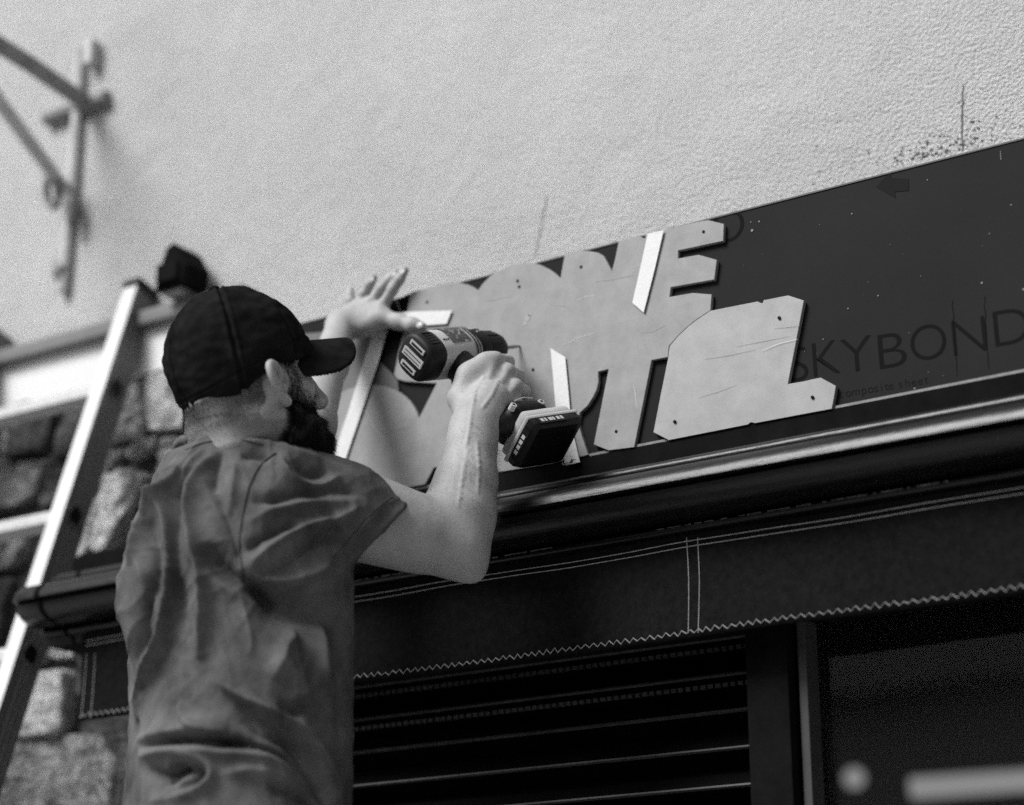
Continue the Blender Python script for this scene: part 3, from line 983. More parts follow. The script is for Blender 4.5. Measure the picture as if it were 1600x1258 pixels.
class Vol:
    """signed-distance field on a voxel grid, shapes blended into it one by one"""
    def __init__(self, lo, hi, h):
        self.lo, self.h = np.asarray(lo, float), h
        n = np.ceil((np.asarray(hi, float) - self.lo) / h).astype(int) + 1
        self.n = n
        self.d = np.full(n, 0.06, dtype=np.float32)

    def sub(self, lo, hi):
        a = np.clip(np.floor((np.asarray(lo) - self.lo) / self.h).astype(int), 0, self.n)
        b = np.clip(np.ceil((np.asarray(hi) - self.lo) / self.h).astype(int) + 1, 0, self.n)
        if np.any(b <= a):
            return None
        sl = tuple(slice(a[i], b[i]) for i in range(3))
        ax = [(self.lo[i] + self.h * np.arange(a[i], b[i])).astype(np.float32) for i in range(3)]
        return sl, ax[0][:, None, None], ax[1][None, :, None], ax[2][None, None, :]

    def put(self, box, fn, k=0.0, op='u'):
        m = max(k, 0.0) + 4 * self.h
        r = self.sub(np.asarray(box[0]) - m, np.asarray(box[1]) + m)
        if r is None:
            return self
        sl, X, Y, Z = r
        b = fn(X, Y, Z).astype(np.float32)
        a = self.d[sl]
        if op == 's':
            b = -b
            if k > 0:
                t = np.clip(0.5 - 0.5 * (b - a) / k, 0, 1)
                self.d[sl] = b * (1 - t) + a * t + k * t * (1 - t)
                self.d[sl] = np.maximum(self.d[sl], np.maximum(a, b))
            else:
                self.d[sl] = np.maximum(a, b)
        elif k > 0:
            t = np.clip(0.5 + 0.5 * (b - a) / k, 0, 1)
            self.d[sl] = b * (1 - t) + a * t - k * t * (1 - t)
        else:
            self.d[sl] = np.minimum(a, b)
        return self

    def cone(self, a, b, ra, rb, k=0.0, op='u'):
        a, b = np.asarray(a, float), np.asarray(b, float)
        ba = b - a
        L2 = float(ba @ ba) + 1e-12

        def fn(X, Y, Z):
            x, y, z = X - a[0], Y - a[1], Z - a[2]
            t = np.clip((x * ba[0] + y * ba[1] + z * ba[2]) / L2, 0, 1)
            return np.sqrt((x - t * ba[0]) ** 2 + (y - t * ba[1]) ** 2 + (z - t * ba[2]) ** 2) - (ra + (rb - ra) * t)
        r = max(ra, rb)
        return self.put((np.minimum(a, b) - r, np.maximum(a, b) + r), fn, k, op)

    def chain(self, pts, rs, k=0.0, op='u'):
        for i in range(len(pts) - 1):
            self.cone(pts[i], pts[i + 1], rs[i], rs[i + 1], k if i == 0 or k == 0 else max(k, 0.0), op)
        return self

    def ell(self, c, r, R=None, k=0.0, op='u'):
        c, r = np.asarray(c, float), np.asarray(r, float)
        R = np.eye(3) if R is None else np.asarray(R, float)      # rows: local axes

        def fn(X, Y, Z):
            x, y, z = X - c[0], Y - c[1], Z - c[2]
            u = [R[i][0] * x + R[i][1] * y + R[i][2] * z for i in range(3)]
            k0 = np.sqrt(sum((u[i] / r[i]) ** 2 for i in range(3))) + 1e-9
            k1 = np.sqrt(sum((u[i] / r[i] ** 2) ** 2 for i in range(3))) + 1e-9
            return k0 * (k0 - 1) / k1
        m = float(r.max())
        return self.put((c - m, c + m), fn, k, op)

    def mesh(self):
        w = 4 * self.h
        g = openvdb.FloatGrid(w)
        g.copyFromArray(np.clip(self.d, -w, w).astype(np.float32))
        pts, quads = g.convertToQuads(0.0)
        pts = np.asarray(pts, dtype=np.float64) * self.h + self.lo
        quads = np.asarray(quads, dtype=np.int64)
        # outward orientation
        p = pts[quads]
        nn = np.cross(p[:, 2] - p[:, 0], p[:, 3] - p[:, 1])
        vol = float((p.mean(1) * nn).sum())
        if vol < 0:
            quads = quads[:, ::-1]
        return pts, quads


def relax(v, q, it=2, w=0.5):
    """light Laplacian smoothing of a quad mesh"""
    for _ in range(it):
        s = np.zeros_like(v)
        c = np.zeros(len(v))
        for a, b in ((0, 1), (1, 2), (2, 3), (3, 0)):
            np.add.at(s, q[:, a], v[q[:, b]])
            np.add.at(s, q[:, b], v[q[:, a]])
            np.add.at(c, q[:, a], 1)
            np.add.at(c, q[:, b], 1)
        v = v * (1 - w) + w * s / c[:, None]
    return v


def normals(v, q):
    n = np.cross(v[q[:, 2]] - v[q[:, 0]], v[q[:, 3]] - v[q[:, 1]])
    s = np.zeros_like(v)
    for a in range(4):
        np.add.at(s, q[:, a], n)
    return s / (np.linalg.norm(s, axis=1)[:, None] + 1e-12)


def fobj(name, v, q, mats, parent, smooth=True, midx=None):
    """fast link of a quad mesh"""
    off = np.array(base_of(parent)) if parent is not None else np.zeros(3)
    me = bpy.data.meshes.new(name)
    v = v - off
    q = np.asarray(q)
    k = q.shape[1]
    me.vertices.add(len(v))
    me.vertices.foreach_set('co', v.astype(np.float32).ravel())
    me.loops.add(len(q) * k)
    me.loops.foreach_set('vertex_index', q.astype(np.int32).ravel())
    me.polygons.add(len(q))
    me.polygons.foreach_set('loop_start', np.arange(0, len(q) * k, k, dtype=np.int32))
    if not isinstance(mats, (list, tuple)):
        mats = [mats]
    for m in mats:
        me.materials.append(m)
    if midx is not None:
        me.polygons.foreach_set('material_index', np.asarray(midx, dtype=np.int32))
    me.polygons.foreach_set('use_smooth', np.full(len(q), smooth, dtype=bool))
    me.update(calc_edges=True)
    me.validate()
    o = bpy.data.objects.new(name, me)
    COL.objects.link(o)
    o.parent = parent
    return o


def unit(v):
    v = np.asarray(v, float)
    return v / np.linalg.norm(v)


def PH(px, py, hd):                      # a point hd metres ahead of the camera measured level
    v = ray(px, py)
    return CAM + v * (hd / float(v @ HD))


# ---------------- frames
HS = 1.03                                 # head size
phi = math.radians(38)
pit = math.radians(17)
hf0 = RT * math.cos(phi) + HD * math.sin(phi)
hl = np.cross(UPV, hf0)                   # his left
hf = hf0 * math.cos(pit) + UPV * math.sin(pit)
hu = np.cross(hf, hl)
HR = np.array([hf, hl, hu])
EAR = P(434, 600, 2.86)
HC = EAR + hl * 0.078 * HS + hu * 0.020 * HS


def H(x, y, z):
    return HC + (hf * x + hl * y + hu * z) * HS


def HE(c, r, vol, k, op='u', tilt=None):
    R = HR
    if tilt:
        a = math.radians(tilt)
        f2, u2 = hf * math.cos(a) + hu * math.sin(a), -hf * math.sin(a) + hu * math.cos(a)
        R = np.array([f2, hl, u2])
    vol.ell(H(*c), np.array(r) * HS, R, k, op)


tphi = math.radians(27)
tf = RT * math.cos(tphi) + HD * math.sin(tphi)      # way the chest faces
tl = np.cross(UPV, tf)
NECK = PH(366, 702, 2.80)
S_R, E_R, W_R = P(446, 772, 2.88), P(714, 854, 2.95), P(741, 668, 3.06)
S_L = PH(306, 760, 2.98)
E_L, W_L = P(462, 730, 3.16), U(532, 505, -0.055)

MAN = thing('person', PH(365, 1250, 2.84) * np.array([1, 1, 0]) + np.array([0, 0, 1.02]), 'man in a black cap and washed grey t-shirt drilling the sign, seen from behind', 'person')

# ---------------- head, face, ears and neck
v1 = Vol(HC - 0.22, HC + 0.2, 0.0017)
v1.lo = HC - np.array([0.20, 0.20, 0.24])
v1 = Vol(HC - np.array([0.20, 0.20, 0.26]), HC + np.array([0.20, 0.20, 0.17]), 0.0018)
HE((-0.008, 0, 0.035), (0.091, 0.077, 0.090), v1, 0)
HE((0.030, 0, -0.030), (0.062, 0.064, 0.082), v1, 0.03)
HE((0.052, 0, 0.030), (0.042, 0.056, 0.050), v1, 0.02)
for s in (-1, 1):
    v1.chain([H(-0.004, 0.056 * s, -0.058), H(0.034, 0.047 * s, -0.090), H(0.070, 0.014 * s, -0.104)], [0.020 * HS, 0.018 * HS, 0.019 * HS], 0.02)
    v1.cone(H(0.058, 0.046 * s, -0.020), H(0.030, 0.063 * s, -0.014), 0.018 * HS, 0.016 * HS, 0.02)       # cheek bone
    v1.cone(H(0.084, 0.014 * s, 0.022), H(0.072, 0.045 * s, 0.022), 0.0105 * HS, 0.010 * HS, 0.012)        # brow
    HE((0.094, 0.031 * s, 0.001), (0.017, 0.020, 0.012), v1, 0.010, 's')                                   # socket
    HE((0.100, 0.0145 * s, -0.040), (0.014, 0.009, 0.009), v1, 0.006)                                      # nostril wing
    HE((0.104, 0.008 * s, -0.049), (0.006, 0.004, 0.005), v1, 0.003, 's')
v1.chain([H(0.092, 0, 0.016), H(0.103, 0, -0.010), H(0.1185, 0, -0.034)], [0.009 * HS, 0.010 * HS, 0.0125 * HS], 0.010)
HE((0.086, 0, -0.078), (0.019, 0.027, 0.020), v1, 0.014)
v1.chain([H(0.098, -0.020, -0.073), H(0.104, 0, -0.069), H(0.098, 0.020, -0.073)], [0.005, 0.0062, 0.005], 0.005)
v1.chain([H(0.097, -0.018, -0.081), H(0.102, 0, -0.083), H(0.097, 0.018, -0.081)], [0.005, 0.0075, 0.005], 0.005)
# ears: helix rim, antihelix, lobe, hollow concha
for s in (-1, 1):
    def EP(x, z, o=0.0):
        x, z = x * 0.88, z * 0.84
        return H(-0.004 + x * 0.97 - z * 0.16 - 0.25 * o, s * (0.0775 + o + (0.006 - x * 0.38)), -0.022 + z)
    HE((-0.006, 0.075 * s, -0.022), (0.013, 0.010, 0.026), v1, 0.008)
    rim = [EP(0.012, 0.010), EP(0.013, 0.022, .003), EP(0.005, 0.032, .006), EP(-0.007, 0.033, .010), EP(-0.0155, 0.025, .013), EP(-0.018, 0.010, .014), EP(-0.0150, -0.006, .013), EP(-0.009, -0.020, .009), EP(-0.001, -0.030, .006), EP(0.006, -0.031, .003), EP(0.008, -0.022, .001)]
    v1.chain(curve(rim, 3), [0.0048] * 31, 0.0025)
    v1.cone(EP(0.004, 0.029, .005), EP(-0.010, 0.027, .010), 0.0062, 0.0062, 0.003)
    v1.chain([EP(-0.002, 0.020, .004), EP(-0.010, 0.010, .007), EP(-0.0105, -0.004, .008), EP(-0.004, -0.015, .006)], [0.004, 0.0042, 0.0042, 0.004], 0.004)
    v1.chain([EP(0.0, -0.024, .004), EP(0.004, -0.028, .003)], [0.007, 0.006], 0.005)
    v1.ell(EP(0.001, -0.004, .010), np.array([0.0100, 0.012, 0.0155]), HR, 0.003, 's')
    v1.cone(EP(0.013, -0.004, .003), EP(0.011, -0.010, .003), 0.0045, 0.0045, 0.004)
v1.cone(H(-0.030, 0, -0.030), NECK - UPV * 0.03, 0.058 * HS, 0.062, 0.035)
v1.cone(H(0.02, 0, -0.10), NECK + tf * 0.05 - UPV * 0.03, 0.040, 0.05, 0.03)
for s in (-1, 1):                          # sternomastoid and trapezius
    v1.cone(H(-0.030, 0.058 * s, -0.058), NECK + tf * 0.07 + tl * 0.02 * s - UPV * 0.04, 0.016, 0.013, 0.02)
    v1.cone(H(-0.060, 0.025 * s, -0.060), NECK - tf * 0.03 + tl * 0.075 * s - UPV * 0.02, 0.024, 0.03, 0.03)
hv, hq = v1.mesh()
hv = relax(hv, hq, 1, 0.4)


# ---------------- arms and hands
def arm_volume(pts, h, pad=0.075):
    p = np.array(pts)
    return Vol(p.min(0) - pad, p.max(0) + pad, h)


# right hand closed on the drill grip
K = [P(774, 564, 3.150), P(792, 582, 3.143), P(804, 605, 3.132), P(803, 629, 3.124)]           # knuckles, index to little finger
WRb = W_R
grip_a, grip_b = P(742, 584, 3.205), P(842, 676, 3.120)
rv = arm_volume([S_R, E_R, W_R] + K + [P(820, 560, 3.24)], 0.0019, 0.08)
ua = E_R - S_R
fa = W_R - E_R
bend = unit(np.cross(ua, fa))
rv.chain([S_R, S_R + ua * 0.35, S_R + ua * 0.72, E_R], [0.060, 0.0585, 0.0515, 0.0445], 0.0)
inner = unit(np.cross(bend, unit(ua)))     # towards the biceps side
if inner @ fa < 0:
    inner = -inner
rv.cone(S_R + ua * 0.30 + inner * 0.012, S_R + ua * 0.70 + inner * 0.010, 0.052, 0.043, 0.03)        # biceps
rv.cone(S_R + ua * 0.30 - inner * 0.010, S_R + ua * 0.78 - inner * 0.006, 0.048, 0.040, 0.03)        # triceps
rv.ell(E_R - inner * 0.017 - unit(fa) * 0.012 + unit(ua) * 0.028, (0.019, 0.019, 0.019), None, 0.020)                # point of the elbow
rv.chain([E_R, E_R + fa * 0.25, E_R + fa * 0.55, E_R + fa * 0.82, W_R], [0.043, 0.047, 0.0425, 0.0345, 0.0325], 0.02)
side = unit(np.cross(fa, FW))
rv.cone(E_R - ua * 0.10 + inner * 0.02, E_R + fa * 0.35 - RT * 0.012, 0.034, 0.036, 0.03)
# palm
rv.cone(W_R, W_R + (K[1] - W_R) * 0.45, 0.0325, 0.033, 0.02)
kr = [0.0145, 0.0148, 0.014, 0.0128]
for i, kk in enumerate(K):
    w0 = W_R + (kk - W_R) * 0.22 + (K[i] - K[1]) * 0.20
    rv.cone(w0 + FW * 0.006, kk + FW * 0.004, 0.0195, kr[i], 0.009)
    rv.ell(kk - FW * 0.004 + IU * 0.001, (kr[i] * 0.80,) * 3, None, 0.004)
    rv.cone(w0 * 0.6 + kk * 0.4 - FW * 0.0165, kk - FW * 0.010, 0.0035, 0.0045, 0.005)                # tendon
rv.cone(P(728, 640, 3.10), P(790, 648, 3.115), 0.020, 0.019, 0.02)                               # heel of the hand
# fingers: out past the grip, round it and back
FJ = [([P(792, 566, 3.200), P(794, 596, 3.232), P(770, 616, 3.228)], 0.0112),
      ([P(808, 588, 3.190), P(806, 620, 3.222), P(780, 634, 3.215)], 0.0114),
      ([P(817, 612, 3.178), P(814, 642, 3.205), P(790, 654, 3.198)], 0.0108),
      ([P(814, 636, 3.160), P(812, 658, 3.185), P(794, 668, 3.180)], 0.0096)]
rv.chain([P(719, 622, 3.116), P(735, 588, 3.132), P(758, 567, 3.142)], [0.021, 0.0195, 0.0165], 0.014)      # web between thumb and index
for i, (j, r) in enumerate(FJ):
    rv.chain([K[i] + FW * 0.004] + j, [r * 1.18, r * 1.06, r, r * 0.88], 0.004)
# thumb round the other side of the grip
rv.chain([P(738, 652, 3.10), P(722, 618, 3.135), P(720, 596, 3.175), P(738, 572, 3.225), P(764, 566, 3.245)], [0.021, 0.0165, 0.0125, 0.0115, 0.0095], 0.010)
for vein in ([P(738, 640, 3.07), P(742, 612, 3.098), P(756, 590, 3.118)], [P(752, 640, 3.075), P(768, 618, 3.098), P(778, 596, 3.118)], [P(728, 700, 3.02), P(734, 668, 3.035), P(737, 642, 3.066)], [P(716, 790, 2.955), P(722, 750, 2.975), P(730, 705, 3.012)], [P(746, 770, 2.965), P(748, 730, 2.99), P(745, 690, 3.022)]):
    for q_ in range(len(vein) - 1):
        pts_ = [vein[q_] * (1 - u) + vein[q_ + 1] * u for u in (0, .25, .5, .75, 1)]
        for a_, b_ in zip(pts_[:-1], pts_[1:]):
            # sit the vein on the surface: step along the view ray until the flesh begins
            out_ = []
            for p_ in (a_, b_):
                r_ = unit(p_ - CAM)
                t_ = np.linspace(-0.05, 0.05, 60)
                idx_ = np.clip(np.round((p_ + t_[:, None] * r_ - rv.lo) / rv.h).astype(int), 0, rv.n - 1)
                dv_ = rv.d[idx_[:, 0], idx_[:, 1], idx_[:, 2]]
                hit_ = np.where(dv_ < 0)[0]
                out_.append(p_ + ((t_[hit_[0]] if len(hit_) else 0) + 0.0014) * r_)
            rv.cone(out_[0], out_[1], 0.0014, 0.0014, 0.004)
rav, raq = rv.mesh()
rav = relax(rav, raq, 1, 0.35)

# left arm reaching to the fascia, hand spread flat
yh = -0.030
lk = [U(597, 480, yh), U(580, 474, yh), U(563, 477, yh), U(549, 488, yh)]
lw = U(534, 506, -0.052)
lv = arm_volume([S_L, E_L, lw] + lk + [U(636, 418, yh), U(668, 510, yh)], 0.0019, 0.06)
ul, fl_ = E_L - S_L, lw - E_L
lv.chain([S_L, S_L + ul * 0.4, E_L], [0.048, 0.046, 0.040], 0)
lv.chain([E_L, E_L + fl_ * 0.28, E_L + fl_ * 0.7, lw], [0.040, 0.040, 0.030, 0.0245], 0.02)
for i, kk in enumerate(lk):
    lv.cone(lw + (lk[i] - lk[1]) * 0.30, kk, 0.0165, [0.0125, 0.0125, 0.012, 0.011][i], 0.012)
LF = [([U(613, 453, yh), U(624, 437, yh), U(632, 423, yh + .004)], 0.0090),
      ([U(595, 452, yh), U(608, 438, yh), U(618, 427, yh + .004)], 0.0088),
      ([U(569, 459, yh - .004), U(576, 446, yh - .003), U(583, 435, yh + .004)], 0.0088),
      ([U(547, 471, yh - .006), U(546, 463, yh - .004), U(547, 454, yh + .003)], 0.0080)]
for i, (j, r) in enumerate(LF):
    lv.chain([lk[i]] + j, [r * 1.12, r * 1.04, r, r * 0.84], 0.004)
    lv.ell(lk[i] + np.array([0, -0.004, 0]), (r * 1.02,) * 3, None, 0.006)
lv.chain([U(560, 512, yh - .010), U(596, 497, yh - .004), U(624, 503, yh), U(645, 508, yh), U(659, 511, yh + .003)], [0.019, 0.0165, 0.0125, 0.0115, 0.0088], 0.010)
lv.cone(U(556, 512, yh - .006), U(592, 514, yh), 0.014, 0.010, 0.012)
lav, laq = lv.mesh()
lav = relax(lav, laq, 1, 0.35)

# plain trunk under the shirt, hips, legs: joins the pieces into one body
HIP = PH(368, 1330, 2.84)
ground_z = 1.02
tv = Vol(np.minimum(NECK, HIP) - np.array([0.36, 0.36, 0.16]), np.maximum(NECK, HIP) + np.array([0.36, 0.36, 0.06]), 0.006)
tv.cone(NECK - UPV * 0.14 + tl * 0.04, HIP + tl * 0.04, 0.045, 0.06, 0.0)
tv.cone(NECK - UPV * 0.14 - tl * 0.04, HIP - tl * 0.04, 0.045, 0.06, 0.04)
tv.cone(S_R - UPV * 0.03, S_L - UPV * 0.03, 0.03, 0.03, 0.02)
tv.cone(NECK - UPV * 0.12, NECK - UPV * 0.02, 0.05, 0.05, 0.02)
tvv, tvq = tv.mesh()
bv, bq = [], []
o_ = 0
for a, b in ((hv, hq), (rav, raq), (lav, laq), (tvv, tvq)):
    bv.append(a)
    bq.append(b + o_)
    o_ += len(a)
body = fobj('body', np.vstack(bv), np.vstack(bq), m_skin, MAN)

# ---------------- t-shirt
SB = HIP - UPV * 0.05
sv_ = Vol(np.minimum.reduce([NECK, SB, S_R, S_L, E_R]) - np.array([0.16, 0.16, 0.02]), np.maximum.reduce([NECK, SB, S_R, S_L, E_L]) + np.array([0.16, 0.16, 0.10]), 0.0027)
H0 = NECK[2]
zz_ = np.array([SB[2] - .1, PH(365, 1258, 2.84)[2], PH(365, 1150, 2.84)[2], PH(365, 1000, 2.84)[2], PH(365, 900, 2.84)[2], PH(365, 820, 2.84)[2], PH(365, 760, 2.84)[2], PH(365, 715, 2.84)[2]])
lpx = [190, 190, 198, 202, 196, 206, 236, 275]
rpx = [546, 546, 548, 549, 548, 520, 480, 455]
pys = [1300, 1258, 1150, 1000, 900, 820, 760, 715]
cen, hw = [], []
for a, b, c in zip(lpx, rpx, pys):
    p0, p1 = PH(a, c, 2.84), PH(b, c, 2.84)
    cen.append((p0 + p1) / 2)
    hw.append(np.linalg.norm(p1 - p0) / 2)
cen, hw = np.array(cen), np.array(hw)
order = np.argsort(zz_)
zz_, cen, hw = zz_[order], cen[order], hw[order]
sA, cA = math.sin(tphi), math.cos(tphi)


def torso(X, Y, Z):
    zf = np.clip(Z, zz_[0], zz_[-1])
    cx_ = np.interp(zf, zz_, cen[:, 0])
    cy_ = np.interp(zf, zz_, cen[:, 1])
    e = np.interp(zf, zz_, hw)
    x, y = X - cx_, Y - cy_
    u = x * tf[0] + y * tf[1]
    w = x * tl[0] + y * tl[1]
    # ellipse with sides a (across) and b (deep), scaled so its outline has the half width e
    s = e / math.sqrt((0.205 * sA) ** 2 + (0.142 * cA) ** 2)
    a, b = 0.205 * s, 0.142 * s
    q = (np.abs(u / b) ** 2.3 + np.abs(w / a) ** 2.3) ** (1 / 2.3)
    d = (q - 1) * np.minimum(a, b) * 0.9
    return np.maximum(d, np.maximum(Z - (H0 - 0.03), SB[2] - Z))


sv_.put((sv_.lo, sv_.lo + sv_.n * sv_.h), torso, 0.0)
sv_.d = np.minimum(sv_.d, 0.06)
# shoulders
sv_.cone(NECK - tf * 0.015 - tl * 0.030 - UPV * 0.020, S_R - UPV * 0.002 - tf * 0.01, 0.046, 0.066, 0.035)
sv_.cone(NECK - tf * 0.015 + tl * 0.030 - UPV * 0.020, S_L - UPV * 0.004 - tf * 0.01, 0.046, 0.054, 0.035)
sv_.cone(NECK - tf * 0.02 - UPV * 0.05, NECK - tf * 0.055 - UPV * 0.22, 0.075, 0.10, 0.05)
# sleeves
c0, c1 = P(640, 788, 2.93), P(528, 897, 2.90)
cm = (c0 + c1) / 2
sdir = unit(cm - S_R)
sl_ = Vol(sv_.lo, sv_.lo + 0.1, sv_.h)
sl_.n = sv_.n.copy()
sl_.d = np.full(sv_.n, 0.06, dtype=np.float32)
sl_.chain([S_R, S_R + (cm - S_R) * 0.55, cm + sdir * 0.06], [0.072, 0.077, 0.0765], 0.030)
sl_.cone(S_R - UPV * 0.03, cm - UPV * 0.030 + sdir * 0.03, 0.064, 0.068, 0.02)
cn = unit(np.cross(unit(c0 - c1), FW))
cn = cn if cn @ sdir > 0 else -cn
cn = unit(cn + 0.15 * sdir)


def cutfn(X, Y, Z):
    return -((X - cm[0]) * cn[0] + (Y - cm[1]) * cn[1] + (Z - cm[2]) * cn[2])


sl_.put((cm - 0.12, cm + 0.13), cutfn, 0.0, 's')
sl_.cone(cm - sdir * 0.035, cm + sdir * 0.06, 0.0722, 0.0722, 0.0, 's')
ca_ = unit(np.cross(cn, UPV))
cb_ = np.cross(cn, ca_)
cz_ = cm + sdir * (-float((cm - cm) @ cn))
ring_ = []
for a_ in np.linspace(0, 2 * math.pi, 41):
    d_ = ca_ * math.cos(a_) + cb_ * math.sin(a_)
    q_ = d_ - sdir * float(d_ @ sdir)
    q_ = d_ * (0.0738 / np.linalg.norm(q_))
    ring_.append(cm - cn * 0.003 + q_)
sl_.chain(ring_, [0.0036] * 41, 0.003)
sl_.chain([S_L, S_L + ul * 0.62], [0.056, 0.060], 0.03)
sl_.cone(S_L + ul * 0.62, S_L + ul * 0.9, 0.052, 0.052, 0.0, 's')
_k = 0.007
_t = np.clip(0.5 + 0.5 * (sl_.d - sv_.d) / _k, 0, 1)
_far = (sl_.d > 0.055)
sv_.d = np.where(_far, sv_.d, sl_.d * (1 - _t) + sv_.d * _t - _k * _t * (1 - _t)).astype(np.float32)
# neck opening
nup = unit(UPV - tf * 0.18)
nc = NECK + UPV * 0.006


def neckplane(X, Y, Z):
    d = (X - nc[0]) * nup[0] + (Y - nc[1]) * nup[1] + (Z - nc[2]) * nup[2]
    r = np.sqrt(np.maximum((X - nc[0]) ** 2 + (Y - nc[1]) ** 2 + (Z - nc[2]) ** 2 - d * d, 0))
    return np.maximum(-d - 0.004, r - 0.105)


ring_pts = [nc - nup * 0.004 + (tf * math.cos(a) * 0.080 + tl * math.sin(a) * 0.083) - nup * 0.004 for a in np.linspace(0, 2 * math.pi, 40)]
sv_.put((nc - 0.11, nc + 0.11), neckplane, 0.004, 's')
sv_.cone(nc - nup * 0.05, nc + nup * 0.05, 0.070, 0.078, 0.0, 's')
sv_.chain(ring_pts, [0.0075] * 40, 0.004)
tsv, tsq = sv_.mesh()
tsv = relax(tsv, tsq, 4, 0.5)


# folds: each is a line on the cloth, found by looking at the photograph and laid on the surface, then raised or sunk
def c8(pts):
    return [(170 + a / 2.035, 640 + b / 2.035) for a, b in pts]


FOLDS = [
    (c8([(270, 104), (310, 92), (370, 84), (440, 86), (500, 100)]), 0.0055, 0.0035),
    (c8([(712, 470), (760, 420), (830, 345)]), 0.0045, 0.0030),
    (c8([(285, 112), (215, 200), (140, 300), (100, 410), (70, 500)]), 0.010, 0.012),
    (c8([(330, 150), (275, 235), (257, 330), (278, 450), (300, 560), (306, 690), (294, 800)]), 0.012, 0.013),
    (c8([(262, 130), (205, 260), (196, 420), (212, 560), (235, 700)]), 0.020, -0.014),
    (c8([(150, 250), (172, 360), (182, 520), (172, 690), (130, 820), (82, 930)]), 0.009, 0.011),
    (c8([(120, 330), (140, 450), (140, 560), (120, 700), (80, 800)]), 0.012, -0.010),
    (c8([(90, 480), (120, 560), (150, 640), (110, 720)]), 0.008, 0.007),
    (c8([(305, 425), (345, 490), (400, 535), (470, 570), (560, 610)]), 0.016, -0.014),
    (c8([(300, 470), (345, 545), (420, 590), (500, 640)]), 0.012, 0.006),
    (c8([(340, 240), (370, 330), (400, 430), (410, 500)]), 0.016, -0.007),
    (c8([(120, 1075), (180, 1062), (250, 1058), (340, 1062), (430, 1070), (520, 1088), (600, 1128), (640, 1170)]), 0.0075, -0.012),
    (c8([(110, 1105), (180, 1092), (260, 1084), (340, 1090), (440, 1096), (520, 1116), (590, 1156)]), 0.011, 0.012),
    (c8([(90, 1060), (180, 1030), (280, 1020), (380, 1030)]), 0.018, 0.009),
    (c8([(228, 930), (262, 985), (318, 1030)]), 0.007, 0.008),
    (c8([(345, 865), (440, 925), (545, 990), (630, 1070), (685, 1170), (720, 1260)]), 0.008, 0.010),
    (c8([(365, 900), (450, 970), (540, 1030), (620, 1105), (670, 1200), (690, 1260)]), 0.011, -0.012),
    (c8([(425, 872), (500, 950), (590, 1000), (655, 1070), (705, 1170), (735, 1250)]), 0.007, 0.009),
    (c8([(420, 985), (500, 1040), (580, 1060), (640, 1110)]), 0.008, -0.008),
    (c8([(540, 780), (600, 860), (640, 940)]), 0.020, 0.007),
    (c8([(530, 950), (590, 970), (620, 930)]), 0.010, -0.006),
    (c8([(130, 1150), (190, 1168), (250, 1110)]), 0.009, -0.010),
    (c8([(180, 1150), (250, 1105), (325, 1130), (325, 1180), (240, 1225), (140, 1245)]), 0.010, 0.009),
    (c8([(160, 1200), (220, 1150), (290, 1150), (270, 1190), (190, 1225)]), 0.010, -0.009),
    (c8([(360, 1160), (470, 1150), (560, 1180), (640, 1240)]), 0.012, 0.007),
    (c8([(500, 1190), (580, 1215), (650, 1258)]), 0.010, -0.008),
    (c8([(60, 1020), (50, 1100), (45, 1200)]), 0.012, 0.008),
    (c8([(80, 990), (100, 1060)]), 0.010, -0.008),
    (c8([(330, 1060), (440, 1060)]), 0.012, -0.005),
    # hollow under the sleeve
    (c8([(425, 545), (500, 590), (590, 610), (690, 590)]), 0.024, -0.017),
    (c8([(470, 600), (560, 650), (660, 650), (730, 620)]), 0.034, -0.014),
    (c8([(440, 520), (540, 545), (640, 530), (705, 490)]), 0.010, 0.007),
    (c8([(745, 640), (735, 760), (740, 900), (735, 1040)]), 0.014, -0.007),
    (c8([(690, 640), (680, 760), (690, 880)]), 0.012, 0.006),
    (c8([(600, 700), (560, 760), (520, 860)]), 0.012, 0.007),
    # sleeve
    (c8([(545, 150), (565, 205), (610, 240), (680, 243), (735, 212)]), 0.008, 0.008),
    (c8([(590, 160), (640, 205), (700, 200)]), 0.011, -0.008),
    (c8([(460, 300), (540, 285), (640, 262), (740, 250), (820, 280)]), 0.012, -0.007),
    (c8([(445, 360), (540, 320), (640, 300), (760, 290)]), 0.010, 0.006),
    (c8([(450, 490), (520, 430), (620, 380), (720, 350), (800, 310)]), 0.009, 0.007),
    (c8([(440, 450), (520, 395), (600, 365)]), 0.010, -0.008),
    (c8([(470, 520), (560, 490), (660, 420), (740, 370)]), 0.012, -0.008),
    (c8([(390, 110), (480, 112), (560, 130), (650, 160), (740, 195)]), 0.010, 0.005),
    (c8([(420, 150), (470, 150), (520, 160)]), 0.009, -0.005),
    (c8([(400, 170), (395, 250), (380, 330)]), 0.010, 0.006),
    (c8([(360, 140), (345, 200), (330, 260)]), 0.010, -0.006),
    (c8([(300, 130), (240, 190), (190, 260)]), 0.008, 0.006),
]
SEAM = c8([(530, 138), (480, 180), (448, 240), (428, 320), (416, 420), (424, 500), (430, 548)])


def dens(pts, n=10):
    return curve([np.array(p) for p in pts], n)


tri = np.vstack([tsq[:, [0, 1, 2]], tsq[:, [0, 2, 3]]])
bvh = BVHTree.FromPolygons(tsv.tolist(), tri.tolist())


def on_cloth(pts, n=10):
    out = []
    o = Vector(CAM.tolist())
    for p in dens(pts, n):
        h_ = bvh.ray_cast(o, Vector(unit(ray(p[0], p[1])).tolist()))
        if h_[0] is not None:
            out.append(np.array(h_[0]))
    return np.array(out)


